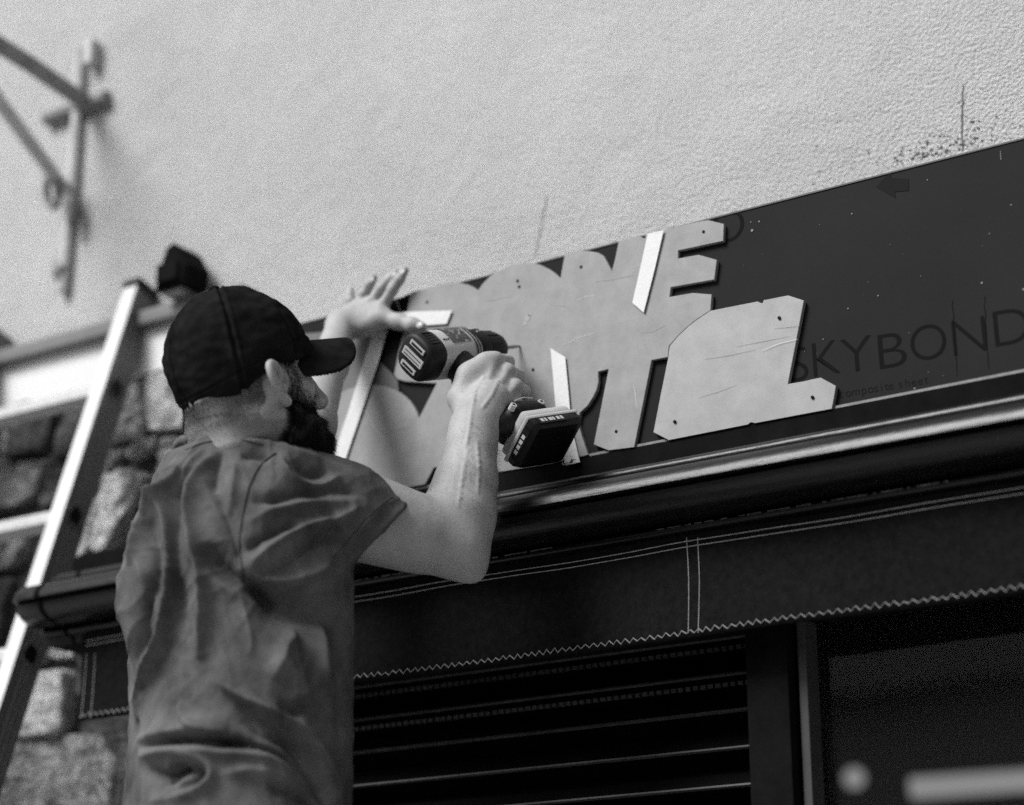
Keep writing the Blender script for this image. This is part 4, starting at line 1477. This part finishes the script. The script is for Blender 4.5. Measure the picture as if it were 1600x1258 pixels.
nrm_ = normals(tsv, tsq)
disp = np.zeros(len(tsv))
viewdir = unit(NECK - UPV * 0.2 - CAM)
front = (nrm_ @ viewdir) < 0.35
for kf, (pts, w, a) in enumerate(FOLDS):
    a = a * (1.5 if 2 <= kf <= 11 else 1.4)
    L = on_cloth(pts)
    if len(L) < 3:
        continue
    lo, hi = L.min(0) - 3 * w, L.max(0) + 3 * w
    sel = np.where(np.all((tsv > lo) & (tsv < hi), axis=1) & front)[0]
    if not len(sel):
        continue
    best = np.full(len(sel), 9.0)
    bi = np.zeros(len(sel))
    for i in range(len(L) - 1):
        s, e = L[i], L[i + 1]
        se = e - s
        l2 = se @ se + 1e-12
        if l2 > 0.0025:
            continue
        t = np.clip(((tsv[sel] - s) @ se) / l2, 0, 1)
        d = np.linalg.norm(tsv[sel] - (s + t[:, None] * se), axis=1)
        m_ = d < best
        best[m_] = d[m_]
        bi[m_] = (i + t[m_]) / (len(L) - 1)
    fade = np.clip(np.minimum(bi, 1 - bi) / 0.22, 0, 1) ** 0.7 * 0.85 + 0.15
    disp[sel] += 1.25 * a * fade * np.exp(-(best / (0.85 * w)) ** 1.35)
for i in np.where(front)[0]:
    p = Vector(tsv[i].tolist())
    sx, tz = float(tsv[i] @ RT), float(tsv[i][2])
    g = noise.noise(Vector((p[0] * 6, p[1] * 6, p[2] * 5)))                 # where the cloth is slack
    q1 = noise.noise(Vector((sx * 32 + tz * 11, tz * 8 - sx * 3, 2.0 + g)))
    q2 = noise.noise(Vector((sx * 24 - tz * 29, tz * 12 + sx * 9, 7.0 + g)))
    r1, r2 = (1 - abs(q1) * 2.2), (1 - abs(q2) * 2.2)
    disp[i] += 0.0034 * g + 0.0044 * max(r1, 0) ** 2 * max(0.0, 0.35 + g) + 0.0044 * max(r2, 0) ** 2 * max(0.0, 0.32 - g)
    disp[i] += 0.0012 * noise.noise(Vector((p[0] * 60 + 5, p[1] * 60, p[2] * 40)))
tsv2 = tsv + nrm_ * disp[:, None]
tsv2 = relax(tsv2, tsq, 1, 0.25)
shirt = fobj('t_shirt', tsv2, tsq, m_shirt, MAN)
bvh = BVHTree.FromPolygons(tsv2.tolist(), tri.tolist())
L = on_cloth(SEAM, 8)
MB().tube([p - viewdir * 0.0002 for p in L], 0.0016, 6).build('armhole_seam', m_seam, shirt, True)
L = on_cloth(c8([(245, 128), (300, 106), (360, 98), (430, 99), (490, 112)]), 8)
if len(L) > 3:
    MB().tube([p - viewdir * 0.0002 for p in L], 0.0010, 6).build('collar_seam', m_seam, shirt, True)
hem = c8([(712, 470), (760, 420), (830, 335), (890, 285), (905, 280)])
L = on_cloth(hem, 8)
if len(L) > 3:
    MB().tube([p + viewdir * 0.0002 for p in L], 0.0011, 6).build('cuff_stitch', m_seam, shirt, True)

# ---------------- cap
cv = Vol(HC - np.array([0.24, 0.24, 0.12]), HC + np.array([0.27, 0.27, 0.20]), 0.0022)
HE((0.001, 0, 0.030), (0.1060, 0.0880, 0.1075), cv, 0.0)
HE((-0.016, 0, 0.040), (0.084, 0.080, 0.088), cv, 0.02)
HE((0.001, 0, 0.030), (0.1020, 0.0840, 0.1035), cv, 0.0, 's')
# lower rim: from low on the nape to above the brow
ra, rb = H(-0.118, 0, -0.052), H(0.096, 0, 0.026)
rd = unit(rb - ra)
rn = unit(np.cross(rd, hl))
rn = rn if rn @ hu > 0 else -rn


def rimcut(X, Y, Z):
    x, y, z = X - ra[0], Y - ra[1], Z - ra[2]
    s = (x * rd[0] + y * rd[1] + z * rd[2]) / np.linalg.norm(rb - ra)
    lift = 0.013 * np.exp(-((s - 0.55) / 0.20) ** 2)
    return (x * rn[0] + y * rn[1] + z * rn[2]) - lift


cv.put((HC - 0.2, HC + 0.25), rimcut, 0.0, 's')
bo = H(0.066, 0, 0.049)


def brim(X, Y, Z):
    x, y, z = X - bo[0], Y - bo[1], Z - bo[2]
    u = (x * hf[0] + y * hf[1] + z * hf[2]) / HS
    w = (x * hl[0] + y * hl[1] + z * hl[2]) / HS
    t = (x * hu[0] + y * hu[1] + z * hu[2]) / HS
    u2 = u * 1.0
    sheet = -10.0 * w * w + 0.0 * u + 0.002
    d1 = np.abs(t - sheet) * 0.75 - 0.0025
    d2 = ((np.abs(u2 / 0.112) ** 2.6 + np.abs(w / 0.080) ** 2.6) ** (1 / 2.6) - 1) * 0.07
    d3 = -(np.sqrt(((u + 0.078) / 0.104) ** 2 + (w / 0.0815) ** 2) - 1) * 0.08
    return np.maximum(np.maximum(d1, d2), np.maximum(d3, -u - 0.02)) * HS


cpv, cpq = cv.mesh()
cpv = relax(cpv, cpq, 1, 0.4)
cn_ = normals(cpv, cpq)
loc = (cpv - HC) @ HR.T / HS
dsp = np.zeros(len(cpv))
ang = np.arctan2(loc[:, 1], loc[:, 0] + 0.01)
rr = np.hypot(loc[:, 0] + 0.01, loc[:, 1])
for k in range(6):                        # six panel seams
    a = math.radians(60 * k + 0)
    dd = np.abs(np.sin(ang - a)) * rr
    ok = np.cos(ang - a) > 0
    dsp += np.where(ok, -0.0034 * np.exp(-(dd / 0.0022) ** 2) + 0.0022 * np.exp(-((dd - 0.0055) / 0.003) ** 2), 0) * np.clip(rr / 0.02, 0, 1)
hgt_ = ((cpv - ra) @ rn)
dsp += -0.0018 * np.exp(-((hgt_ - 0.030) / 0.0016) ** 2)      # sweatband stitching
for i in range(len(cpv)):
    p = loc[i]
    dsp[i] += 0.0032 * noise.noise(Vector((p[0] * 22, p[1] * 22, p[2] * 30))) * min(1, abs(hgt_[i]) * 25)
    dsp[i] += 0.0022 * noise.noise(Vector((p[0] * 50, p[1] * 50 + 9, p[2] * 85)))
cap = fobj('cap', cpv + cn_ * dsp[:, None], cpq, m_cap, MAN)
bvv = Vol(bo - 0.17, bo + 0.17, 0.0016)
bvv.put((bo - 0.15, bo + 0.15), brim, 0.0)
brv, brq = bvv.mesh()
brv = relax(brv, brq, 2, 0.5)
fobj('brim', brv, brq, m_cap, cap)
top = H(-0.016, 0, 0.139)
bm = bmesh.new()
bmesh.ops.create_uvsphere(bm, u_segments=14, v_segments=8, radius=0.0085)
for q in bm.verts:
    q.co = Vector((top + hu * q.co.z * 0.6 + hf * q.co.x + hl * q.co.y).tolist())
MB().bm(bm).build('button', m_cap, cap, True)

# ---------------- beard and clipped hair: real strands over a dark close coat
def surf(v, q):
    p = v[q]
    n = np.cross(p[:, 2] - p[:, 0], p[:, 3] - p[:, 1])
    ar_ = np.linalg.norm(n, axis=1) / 2
    return p.mean(1), n / (2 * ar_[:, None] + 1e-12), ar_


fc, fn_, fa_ = surf(hv, hq)
hl_ = (fc - HC) @ HR.T / HS
x, y, z = hl_[:, 0], hl_[:, 1], hl_[:, 2]
ay = np.abs(y)


def sstep(a, b, t):
    u = np.clip((t - a) / (b - a), 0, 1)
    return u * u * (3 - 2 * u)


# beard density on the face
line = np.where(x < 0.080, -0.024 - np.clip(x - 0.02, 0, 1) * 0.42, -0.055)
beard_d = sstep(0.018, -0.030, z - line) * sstep(0.002, 0.020, x + 0.30 * np.clip(-z - 0.055, 0, 1)) * sstep(-0.165, -0.135, z)
side = sstep(0.020, 0.027, x + 0.006) * sstep(0.046, 0.034, x) * (z > -0.09) * (z < 0.045) * (ay > 0.045)
beard_d = np.maximum(beard_d, 0.5 * side)
lip = np.exp(-(((z + 0.077) / 0.006) ** 2)) * (x > 0.088)
beard_d = beard_d * (1 - 0.8 * lip)
earmask = (ay > 0.074) & (x < 0.02) & (z < 0.02)
beard_d[earmask] = 0
# scalp stubble under the cap's edge, thinning down the neck
below = ((fc - ra) @ rn)
hair_d = (x < 0.012) * sstep(-0.135, -0.050, z) * (below < 0.02) * sstep(0.10, 0.0, -z - 0.02)
hair_d = np.maximum(hair_d, (x < 0.036) * (z > 0.0) * (ay > 0.04) * (below < 0.03) * 0.6)
hair_d[earmask] = 0


def strands(dens_, count, lo, hi, wid, dirfn, name, parent, m, seed):
    r = np.random.default_rng(seed)
    w = dens_ * fa_
    if w.sum() <= 0:
        return None
    idx = r.choice(len(w), count, p=w / w.sum())
    j = r.normal(0, 0.0008, (count, 3))
    b = fc[idx] + j
    n = fn_[idx]
    d = dirfn(hl_[idx], n, r)
    d /= np.linalg.norm(d, axis=1)[:, None]
    Ls = r.uniform(lo, hi, count)[:, None] * (0.4 + 0.6 * dens_[idx][:, None])
    sd_ = np.cross(d, n + r.normal(0, 0.4, (count, 3)))
    sd_ /= np.linalg.norm(sd_, axis=1)[:, None] + 1e-9
    up_ = np.cross(sd_, d)
    root = b - n * 0.0012
    mid = b + d * Ls * 0.55 + n * Ls * 0.10
    tip = b + d * Ls + r.normal(0, 1, (count, 3)) * Ls * 0.16 - hu[None, :] * Ls * 0.12
    V = np.stack([root + sd_ * wid, root - sd_ * wid, root + up_ * wid, mid + sd_ * wid * .7, mid - sd_ * wid * .7, mid + up_ * wid * .7, tip], 1)
    base = (np.arange(count) * 7)[:, None, None]
    q4 = (np.array([[0, 1, 4, 3], [1, 2, 5, 4], [2, 0, 3, 5], [3, 4, 6, 6], [4, 5, 6, 6], [5, 3, 6, 6]])[None] + base).reshape(-1, 4)
    faces = [tuple(f) if f[3] != f[2] else tuple(f[:3]) for f in q4.tolist()]
    return obj(name, V.reshape(-1, 3), faces, m, parent, True)


# tint of the skin under the hair
cov = np.zeros(len(hv))
cn0 = np.zeros(len(hv))
cover_f = np.clip(np.maximum(beard_d * 1.0, hair_d * 0.62), 0, 1)
for a in range(4):
    np.add.at(cov, hq[:, a], cover_f)
    np.add.at(cn0, hq[:, a], 1)
cov = cov / np.maximum(cn0, 1)
full = np.zeros(len(body.data.vertices), dtype=np.float32)
full[:len(hv)] = cov
at_ = body.data.attributes.new('hair_cover', 'FLOAT', 'POINT')
at_.data.foreach_set('value', full)

# close coat: the beard's body, a layer lifted off the jaw
sel = (beard_d > 0.86) & (z < -0.05)
amp = np.zeros(len(hv))
cnt = np.zeros(len(hv))
for a in range(4):
    np.add.at(amp, hq[:, a], beard_d)
    np.add.at(cnt, hq[:, a], 1)
amp = amp / np.maximum(cnt, 1)
hn = normals(hv, hq)
lv3 = (hv - HC) @ HR.T / HS
thick = 0.0115 * sstep(0.35, 0.95, amp) * sstep(-0.03, -0.085, lv3[:, 2]) + 0.0030 * sstep(0.3, 0.8, amp)
jit = np.array([noise.noise(Vector((p[0] * 90, p[1] * 90, p[2] * 45))) for p in lv3]) * 0.5 + np.array([noise.noise(Vector((p[0] * 260, p[1] * 260, p[2] * 110))) for p in lv3]) * 0.35
bvx = hv + hn * (thick * (1 + jit))[:, None] + (hf * -0.003 - hu * 0.008) * (sstep(0.5, 1.0, amp) * sstep(-0.07, -0.12, lv3[:, 2]))[:, None]
qs = hq[sel]
used, inv = np.unique(qs, return_inverse=True)
beard = fobj('beard', bvx[used], inv.reshape(-1, 4), m_hair, MAN)


def bdir(l, n, r):
    c = len(l)
    return n * 0.38 - hu[None, :] * 1.0 + hf[None, :] * (0.08 + 0.5 * np.clip((l[:, 0:1] - 0.05) * 10, 0, 1)) + r.normal(0, 0.35, (c, 3))


fc_s, fn_s = fc, fn_
fc = fc + fn_ * ((0.0115 * sstep(0.35, 0.95, beard_d) * sstep(-0.03, -0.085, z) + 0.001)[:, None])
s_ = strands(beard_d ** 1.3, 26000, 0.006, 0.016, 0.00024, bdir, 'beard_hair', beard, m_hair, 3)
tag(s_, kind='stuff')
fc, fn_ = fc_s, fn_s


def sdir_(l, n, r):
    return n * 0.8 - hu[None, :] * 0.8 - hf[None, :] * 0.2 + r.normal(0, 0.25, (len(l), 3))


s_ = strands(hair_d ** 1.3, 14000, 0.0018, 0.0036, 0.00011, sdir_, 'clipped_hair', MAN, m_hair, 4)
tag(s_, kind='stuff')
# brows and lashes
br_d = np.exp(-(((z - 0.022) / 0.005) ** 2)) * (x > 0.06) * (ay > 0.014) * (ay < 0.05) + np.exp(-(((z - 0.002) / 0.003) ** 2)) * (x > 0.07) * (ay > 0.018) * (ay < 0.044)


def brdir(l, n, r):
    return n * 0.9 + hf[None, :] * 0.3 + hl[None, :] * np.sign(l[:, 1:2]) * 0.5 + r.normal(0, 0.2, (len(l), 3))


s_ = strands(br_d, 700, 0.006, 0.010, 0.00022, brdir, 'eyebrow_hair', MAN, m_hair, 5)
tag(s_, kind='stuff')
# fine hair on the forearm
fcA, fnA, faA = surf(rav, raq)
tA = np.clip(((fcA - E_R) @ fa) / (fa @ fa), -0.4, 1.3)
near = np.linalg.norm(fcA - (E_R + np.clip(tA, 0, 1)[:, None] * fa), axis=1) < 0.06
dA = near * sstep(0.05, 0.3, tA) * sstep(1.05, 0.8, tA) * (0.35 + 0.65 * sstep(-0.2, 0.7, fnA @ RT))
fc, fn_, fa_k, hlk = fcA, fnA, fa_, hl_
fa_, hl_ = faA, np.zeros_like(fcA)


def adir(l, n, r):
    return n * 0.30 - unit(fa)[None, :] * 0.5 + RT[None, :] * 0.5 + r.normal(0, 0.35, (len(l), 3))


m_armhair = mat('arm_hair', 0.06, 0.6, spec=0.2)
s_ = strands(dA, 2200, 0.006, 0.014, 0.00010, adir, 'arm_hair', MAN, m_armhair, 8)
tag(s_, kind='stuff')
m_nail = mat('finger_nail', 0.46, 0.3)
for c_, f_, s1, s2 in ((U(656, 508.5, yh - 0.0075), unit(U(659, 511, yh) - U(645, 508, yh)), 0.0075, 0.0055), (U(629.5, 426, yh - 0.006), unit(U(632, 423, yh) - U(624, 437, yh)), 0.0058, 0.0042), (U(616, 430, yh - 0.006), unit(U(618, 427, yh) - U(608, 438, yh)), 0.0058, 0.0042), (U(581.5, 438, yh - 0.006), unit(U(583, 435, yh) - U(576, 446, yh)), 0.0055, 0.004)):
    bm = bmesh.new()
    bmesh.ops.create_uvsphere(bm, u_segments=12, v_segments=8, radius=1.0)
    g_ = unit(np.cross(f_, [0, 1, 0]))
    for q in bm.verts:
        q.co = Vector((c_ + f_ * q.co.x * s1 + g_ * q.co.z * s2 + np.array([0, 1, 0]) * q.co.y * 0.0022).tolist())
    MB().bm(bm).build('nail', m_nail, MAN, True)
m_eye = mat('eye_white', 0.6, 0.2)
for s in (-1, 1):
    bm = bmesh.new()
    bmesh.ops.create_uvsphere(bm, u_segments=16, v_segments=10, radius=0.0125)
    c = H(0.0795, 0.031 * s, 0.001)
    for q in bm.verts:
        q.co = Vector(c.tolist()) + q.co
    MB().bm(bm).build('eye', m_eye, MAN, True)

# ---------------- trousers, boots and the platform he stands on (below the picture)
LEGT = [HIP + tl * 0.09 * s for s in (-1, 1)]
pv = Vol(HIP + np.array([-0.42, -0.42, -1.02]), HIP + np.array([0.42, 0.42, 0.14]), 0.009)
pv.cone(HIP + UPV * 0.06 - tl * 0.06, HIP + UPV * 0.06 + tl * 0.06, 0.125, 0.125, 0)
feet = []
for s in (-1, 1):
    hp = HIP + tl * 0.085 * s - UPV * 0.04
    an = np.array([HIP[0], HIP[1], ground_z + 0.10]) + tl * 0.13 * s + tf * (0.04 * s)
    kn = (hp + an) / 2 + tf * 0.03
    pv.chain([hp, kn, an], [0.105, 0.075, 0.058], 0.03)
    feet.append(an)
pvv, pvq = pv.mesh()
fobj('trousers', relax(pvv, pvq, 2), pvq, m_trouser, MAN)
for an in feet:
    fv = Vol(an - 0.25, an + 0.25, 0.006)
    f0 = np.array([an[0], an[1], ground_z + 0.042])
    fv.chain([f0 - tf * 0.05, f0 + tf * 0.10, f0 + tf * 0.18], [0.042, 0.042, 0.036], 0.0)
    fv.cone(f0, an + UPV * 0.03, 0.046, 0.05, 0.03)
    a, b = fv.mesh()
    fobj('boot', relax(a, b, 2), b, m_black, MAN)
pc = np.array([HIP[0], HIP[1], 0.0])
WPF = thing('work_platform', pc, 'folding work platform under the man, below the picture', 'platform')
Rz = np.array([[1, 0, 0], [0, 1, 0], [0, 0, 1.0]])
q = MB().box((-0.55, -0.24, ground_z - 0.05), (0.55, 0.24, ground_z), bev=0.006).xform(lambda p: pc + p)
q.build('deck', m_aluside, WPF)
for sx in (-1, 1):
    for sy in (-1, 1):
        MB().tube([pc + np.array([0.48 * sx, 0.20 * sy, ground_z - 0.05]), pc + np.array([0.58 * sx, 0.26 * sy, 0.0])], 0.02, 8).build('leg', m_alu, WPF)
    MB().tube([pc + np.array([0.52 * sx, -0.22, 0.6]), pc + np.array([0.52 * sx, 0.22, 0.6])], 0.013, 8).build('step', m_alu, WPF)

# ================================================================== cordless drill in his right hand
m_dgrey = mat('pale_grey_casing', 0.42, 0.45, 0.06, 30.0, 0.05, 400.0)
m_dblk = mat('black_rubber_grip', 0.005, 0.55, 0.2, 40.0, 0.15, 500.0, 0.001, 0.25)
m_dsil = mat('silver_vent_bar', 0.45, 0.35, 0.06, 30.0, metal=0.2)
m_dlabel = mat('dark_label', 0.03, 0.4, 0.9, 170.0, speck=(120.0, 0.56, 9.0))
m_steel = mat('steel', 0.25, 0.3, metal=0.8)
m_print = mat('label_print', 0.45, 0.5)

tip = U(812, 541, YP)
du = unit(RT * 0.67 + IU * 0.09 + FW * 0.735)
DS = 1.05
DR = tip - du * 0.232 * DS                     # centre of the back end
hraw = RT * 0.76 - IU * 0.66 - FW * 0.48
hdn = unit(hraw - du * (hraw @ du))       # down the grip, square to the axis
dup = -hdn
dr_ = unit(np.cross(du, dup))             # tool's right
DT = thing('cordless_drill', DR, 'black and grey cordless drill with battery held against the sign plate', 'drill')


def D(x, y, z):                           # x along the axis, y to the tool's right, z up
    return DR + (du * x + dr_ * y + dup * z) * DS


def lathe(prof, m, name, parent, seg=28, sq=0.0, sm=35, cz=0.0, sy=1.0, sz=1.0):
    v, f = [], []
    for (x, r) in prof:
        for k in range(seg):
            a = 2 * math.pi * k / seg
            c, s = math.cos(a), math.sin(a)
            e = 1.0
            if sq:
                e = 1.0 / (abs(c) ** (2 + sq) + abs(s) ** (2 + sq)) ** (1 / (2 + sq))
            v.append(D(x, r * c * e * sy, cz + r * s * e * sz))
    n = len(prof)
    for i in range(n - 1):
        for k in range(seg):
            k2 = (k + 1) % seg
            f.append((i * seg + k, i * seg + k2, (i + 1) * seg + k2, (i + 1) * seg + k))
    f.append(tuple(reversed(range(seg))))
    f.append(tuple((n - 1) * seg + k for k in range(seg)))
    o = obj(name, v, f, m, parent)
    smooth_angle(o, sm)
    return o


def dbox(lo, hi, m, name, parent, bev=0.001, fn=None):
    q = MB().box(lo, hi, bev=bev)
    q.xform(lambda p: D(*(fn(p) if fn else p)))
    o = q.build(name, m, parent)
    return o


# motor end, casing, gear head, chuck, bit
back = lathe([(0.000, 0.0265), (0.002, 0.030), (0.006, 0.0325), (0.030, 0.0335), (0.034, 0.0325)], m_dblk, 'motor_cover', DT, 28, 0.9)
for y0, y1, L in ((-0.022, -0.014, 0.016), (-0.0065, 0.0065, 0.022), (0.014, 0.022, 0.016)):
    dbox((-0.0022, y0, -L), (0.001, y1, L), m_dsil, 'vent_bar', back, 0.001)
    if y1 - y0 < 0.01:
        dbox((-0.0028, (y0 + y1) / 2 - 0.0018, -L * 0.75), (0.0, (y0 + y1) / 2 + 0.0018, L * 0.75), m_dblk, 'vent_slot', back, 0.0005)
    else:
        for yy in (-0.0028, 0.0028):
            dbox((-0.0027, yy - 0.0006, -L * 0.82), (0.0, yy + 0.0006, L * 0.82), m_dblk, 'vent_slot', back, 0.0002)
for k in range(5):
    for s in (-1, 1):
        dbox((0.012, s * 0.0325 - 0.0012, -0.012 + k * 0.006), (0.028, s * 0.0325 + 0.0012, -0.009 + k * 0.006), m_black, 'side_slot', back, 0.0004)
case = lathe([(0.0345, 0.0335), (0.042, 0.034), (0.080, 0.0345), (0.108, 0.034), (0.113, 0.031)], m_dgrey, 'casing', DT, 28, 0.7)
q = MB()
vv = []
for i in range(19):
    a = math.radians(-24 + i * 5.2)
    for x in (0.052, 0.092):
        c, s = math.cos(a), math.sin(a)
        e = 0.0353 / (abs(c) ** 2.7 + abs(s) ** 2.7) ** (1 / 2.7)
        vv.append(D(x, c * e, s * e))
q.add(vv, [(2 * i, 2 * i + 1, 2 * i + 3, 2 * i + 2) for i in range(18)])
q.build('rating_label', m_dlabel, case)
for x0 in (0.097, 0.103):
    vv = []
    for i in range(25):
        a = math.radians(-60 + i * 7.5)
        for x in (x0, x0 + 0.0028):
            c, s = math.cos(a), math.sin(a)
            e = 0.0353 / (abs(c) ** 2.7 + abs(s) ** 2.7) ** (1 / 2.7)
            vv.append(D(x, c * e, s * e))
    MB().add(vv, [(2 * i, 2 * i + 1, 2 * i + 3, 2 * i + 2) for i in range(24)]).build('casing_stripe', m_dblk, case)
dbox((0.050, -0.010, 0.0335), (0.072, 0.010, 0.0395), m_dgrey, 'speed_switch', DT, 0.0015)
for k in range(6):
    for j in range(3):
        dbox((0.038 + j * 0.0045, 0.0300 - k * 0.0018, 0.004 + k * 0.0045 - 0.012), (0.0405 + j * 0.0045, 0.0352 - k * 0.0018, 0.006 + k * 0.0045 - 0.012), m_dblk, 'grip_dot', case, 0.0003)
lathe([(0.1135, 0.0315), (0.117, 0.033), (0.134, 0.0335), (0.138, 0.031)], m_dblk, 'torque_ring', DT, 32, 0.0)
chuck = lathe([(0.1385, 0.0275), (0.145, 0.0285), (0.168, 0.0270), (0.180, 0.0225), (0.190, 0.0145), (0.194, 0.009)], m_dblk, 'chuck', DT, 32)
for k in range(12):
    a = 2 * math.pi * k / 12
    MB().tube([D(0.143, 0.0286 * math.cos(a), 0.0286 * math.sin(a)), D(0.166, 0.0274 * math.cos(a), 0.0274 * math.sin(a))], 0.0011, 5).build('chuck_rib', m_dblk, chuck)
MB().tube([D(0.190, 0, 0), D(0.218, 0, 0), D(0.232, 0, 0)], [0.0032, 0.0030, 0.0016], 8).build('drill_bit', m_steel, DT)
for k, (a, s) in enumerate([(30, 1), (8, 1), (52, 1), (34, 2), (12, 2)]):
    c, w = math.cos(math.radians(a)), math.sin(math.radians(a))
    x = 0.120 + (s - 1) * 0.009
    dbox((x, c * 0.0338 - 0.001, w * 0.0338 - 0.001), (x + 0.003, c * 0.0338 + 0.001, w * 0.0338 + 0.001), m_print, 'scale_mark', DT, 0.0003)
# grip
gv = Vol(DR - 0.30, DR + 0.32, 0.0026)
gv.cone(D(0.070, 0, -0.020), D(0.072, 0, -0.045), 0.029, 0.022, 0.0)
gv.chain([D(0.072, 0, -0.045), D(0.068, 0, -0.085), D(0.066, 0, -0.1620)], [0.0205, 0.0195, 0.0205], 0.012)
gv.cone(D(0.094, 0, -0.045), D(0.092, 0, -0.060), 0.009, 0.008, 0.006)          # trigger
gv.cone(D(0.058, -0.018, -0.1680), D(0.098, -0.018, -0.1680), 0.019, 0.017, 0.014)
gv.cone(D(0.058, 0.018, -0.1680), D(0.098, 0.018, -0.1680), 0.019, 0.017, 0.014)
gv.cone(D(0.030, 0, -0.1700), D(0.110, 0, -0.1700), 0.018, 0.016, 0.016)
a, b = gv.mesh()
grip = fobj('grip', relax(a, b, 2), b, m_dblk, DT)
for (x, y) in ((0.040, 0.031), (0.100, 0.030)):
    MB().tube([D(x, y - 0.004, -0.1680), D(x, y + 0.0055, -0.1680)], 0.0052, 12).build('round_badge', m_print, grip)
    MB().tube([D(x, y + 0.0050, -0.1680), D(x, y + 0.0061, -0.1680)], 0.0024, 8).build('badge_centre', m_dblk, grip)
MB().tube([D(0.050, 0.036, -0.1600), D(0.070, 0.037, -0.1570), D(0.088, 0.036, -0.1600)], 0.0010, 6).build('grip_line', m_print, grip)
BX = 0.014
# battery: slide plate, pale collar, black pack
dbox((0.026, -0.0365, -0.1990), (0.124, 0.0365, -0.1830), m_dgrey, 'battery_shoe', DT, 0.006, lambda p: p + np.array([BX, 0, 0]))
pack = dbox((0.021, -0.0395, -0.2270), (0.128, 0.0395, -0.1985), m_black, 'battery_pack', DT, 0.011,
            lambda p: np.array([p[0] + BX + (0.004 if p[0] < 0.06 else -0.006) * (p[2] < -0.2200), p[1] * (0.94 if p[2] < -0.2200 else 1.0), p[2]]))
dbox((0.0205, -0.0400, -0.2045), (0.1285, 0.0400, -0.1980), m_dgrey, 'battery_rim', pack, 0.003, lambda p: p + np.array([BX, 0, 0]))
dbox((0.034, 0.0392, -0.2190), (0.092, 0.0408, -0.2060), m_dblk, 'side_label', pack, 0.0003, lambda p: p + np.array([BX, 0, 0]))
for k, L in enumerate((0.006, 0.004, 0.007, 0.004, 0.006, 0.005)):
    dbox((0.039 + k * 0.0085, 0.0409, -0.2155), (0.039 + k * 0.0085 + L, 0.0412, -0.2090), m_print, 'label_mark', pack, 0.0, lambda p: p + np.array([BX, 0, 0]))
dbox((0.0198, -0.024, -0.2180), (0.0216, 0.024, -0.2060), m_dblk, 'end_label', pack, 0.0003, lambda p: p + np.array([BX, 0, 0]))
for k in range(4):
    dbox((0.0190, -0.018 + k * 0.009, -0.2150), (0.0199, -0.012 + k * 0.009, -0.2090), m_print, 'label_mark', pack, 0.0, lambda p: p + np.array([BX, 0, 0]))
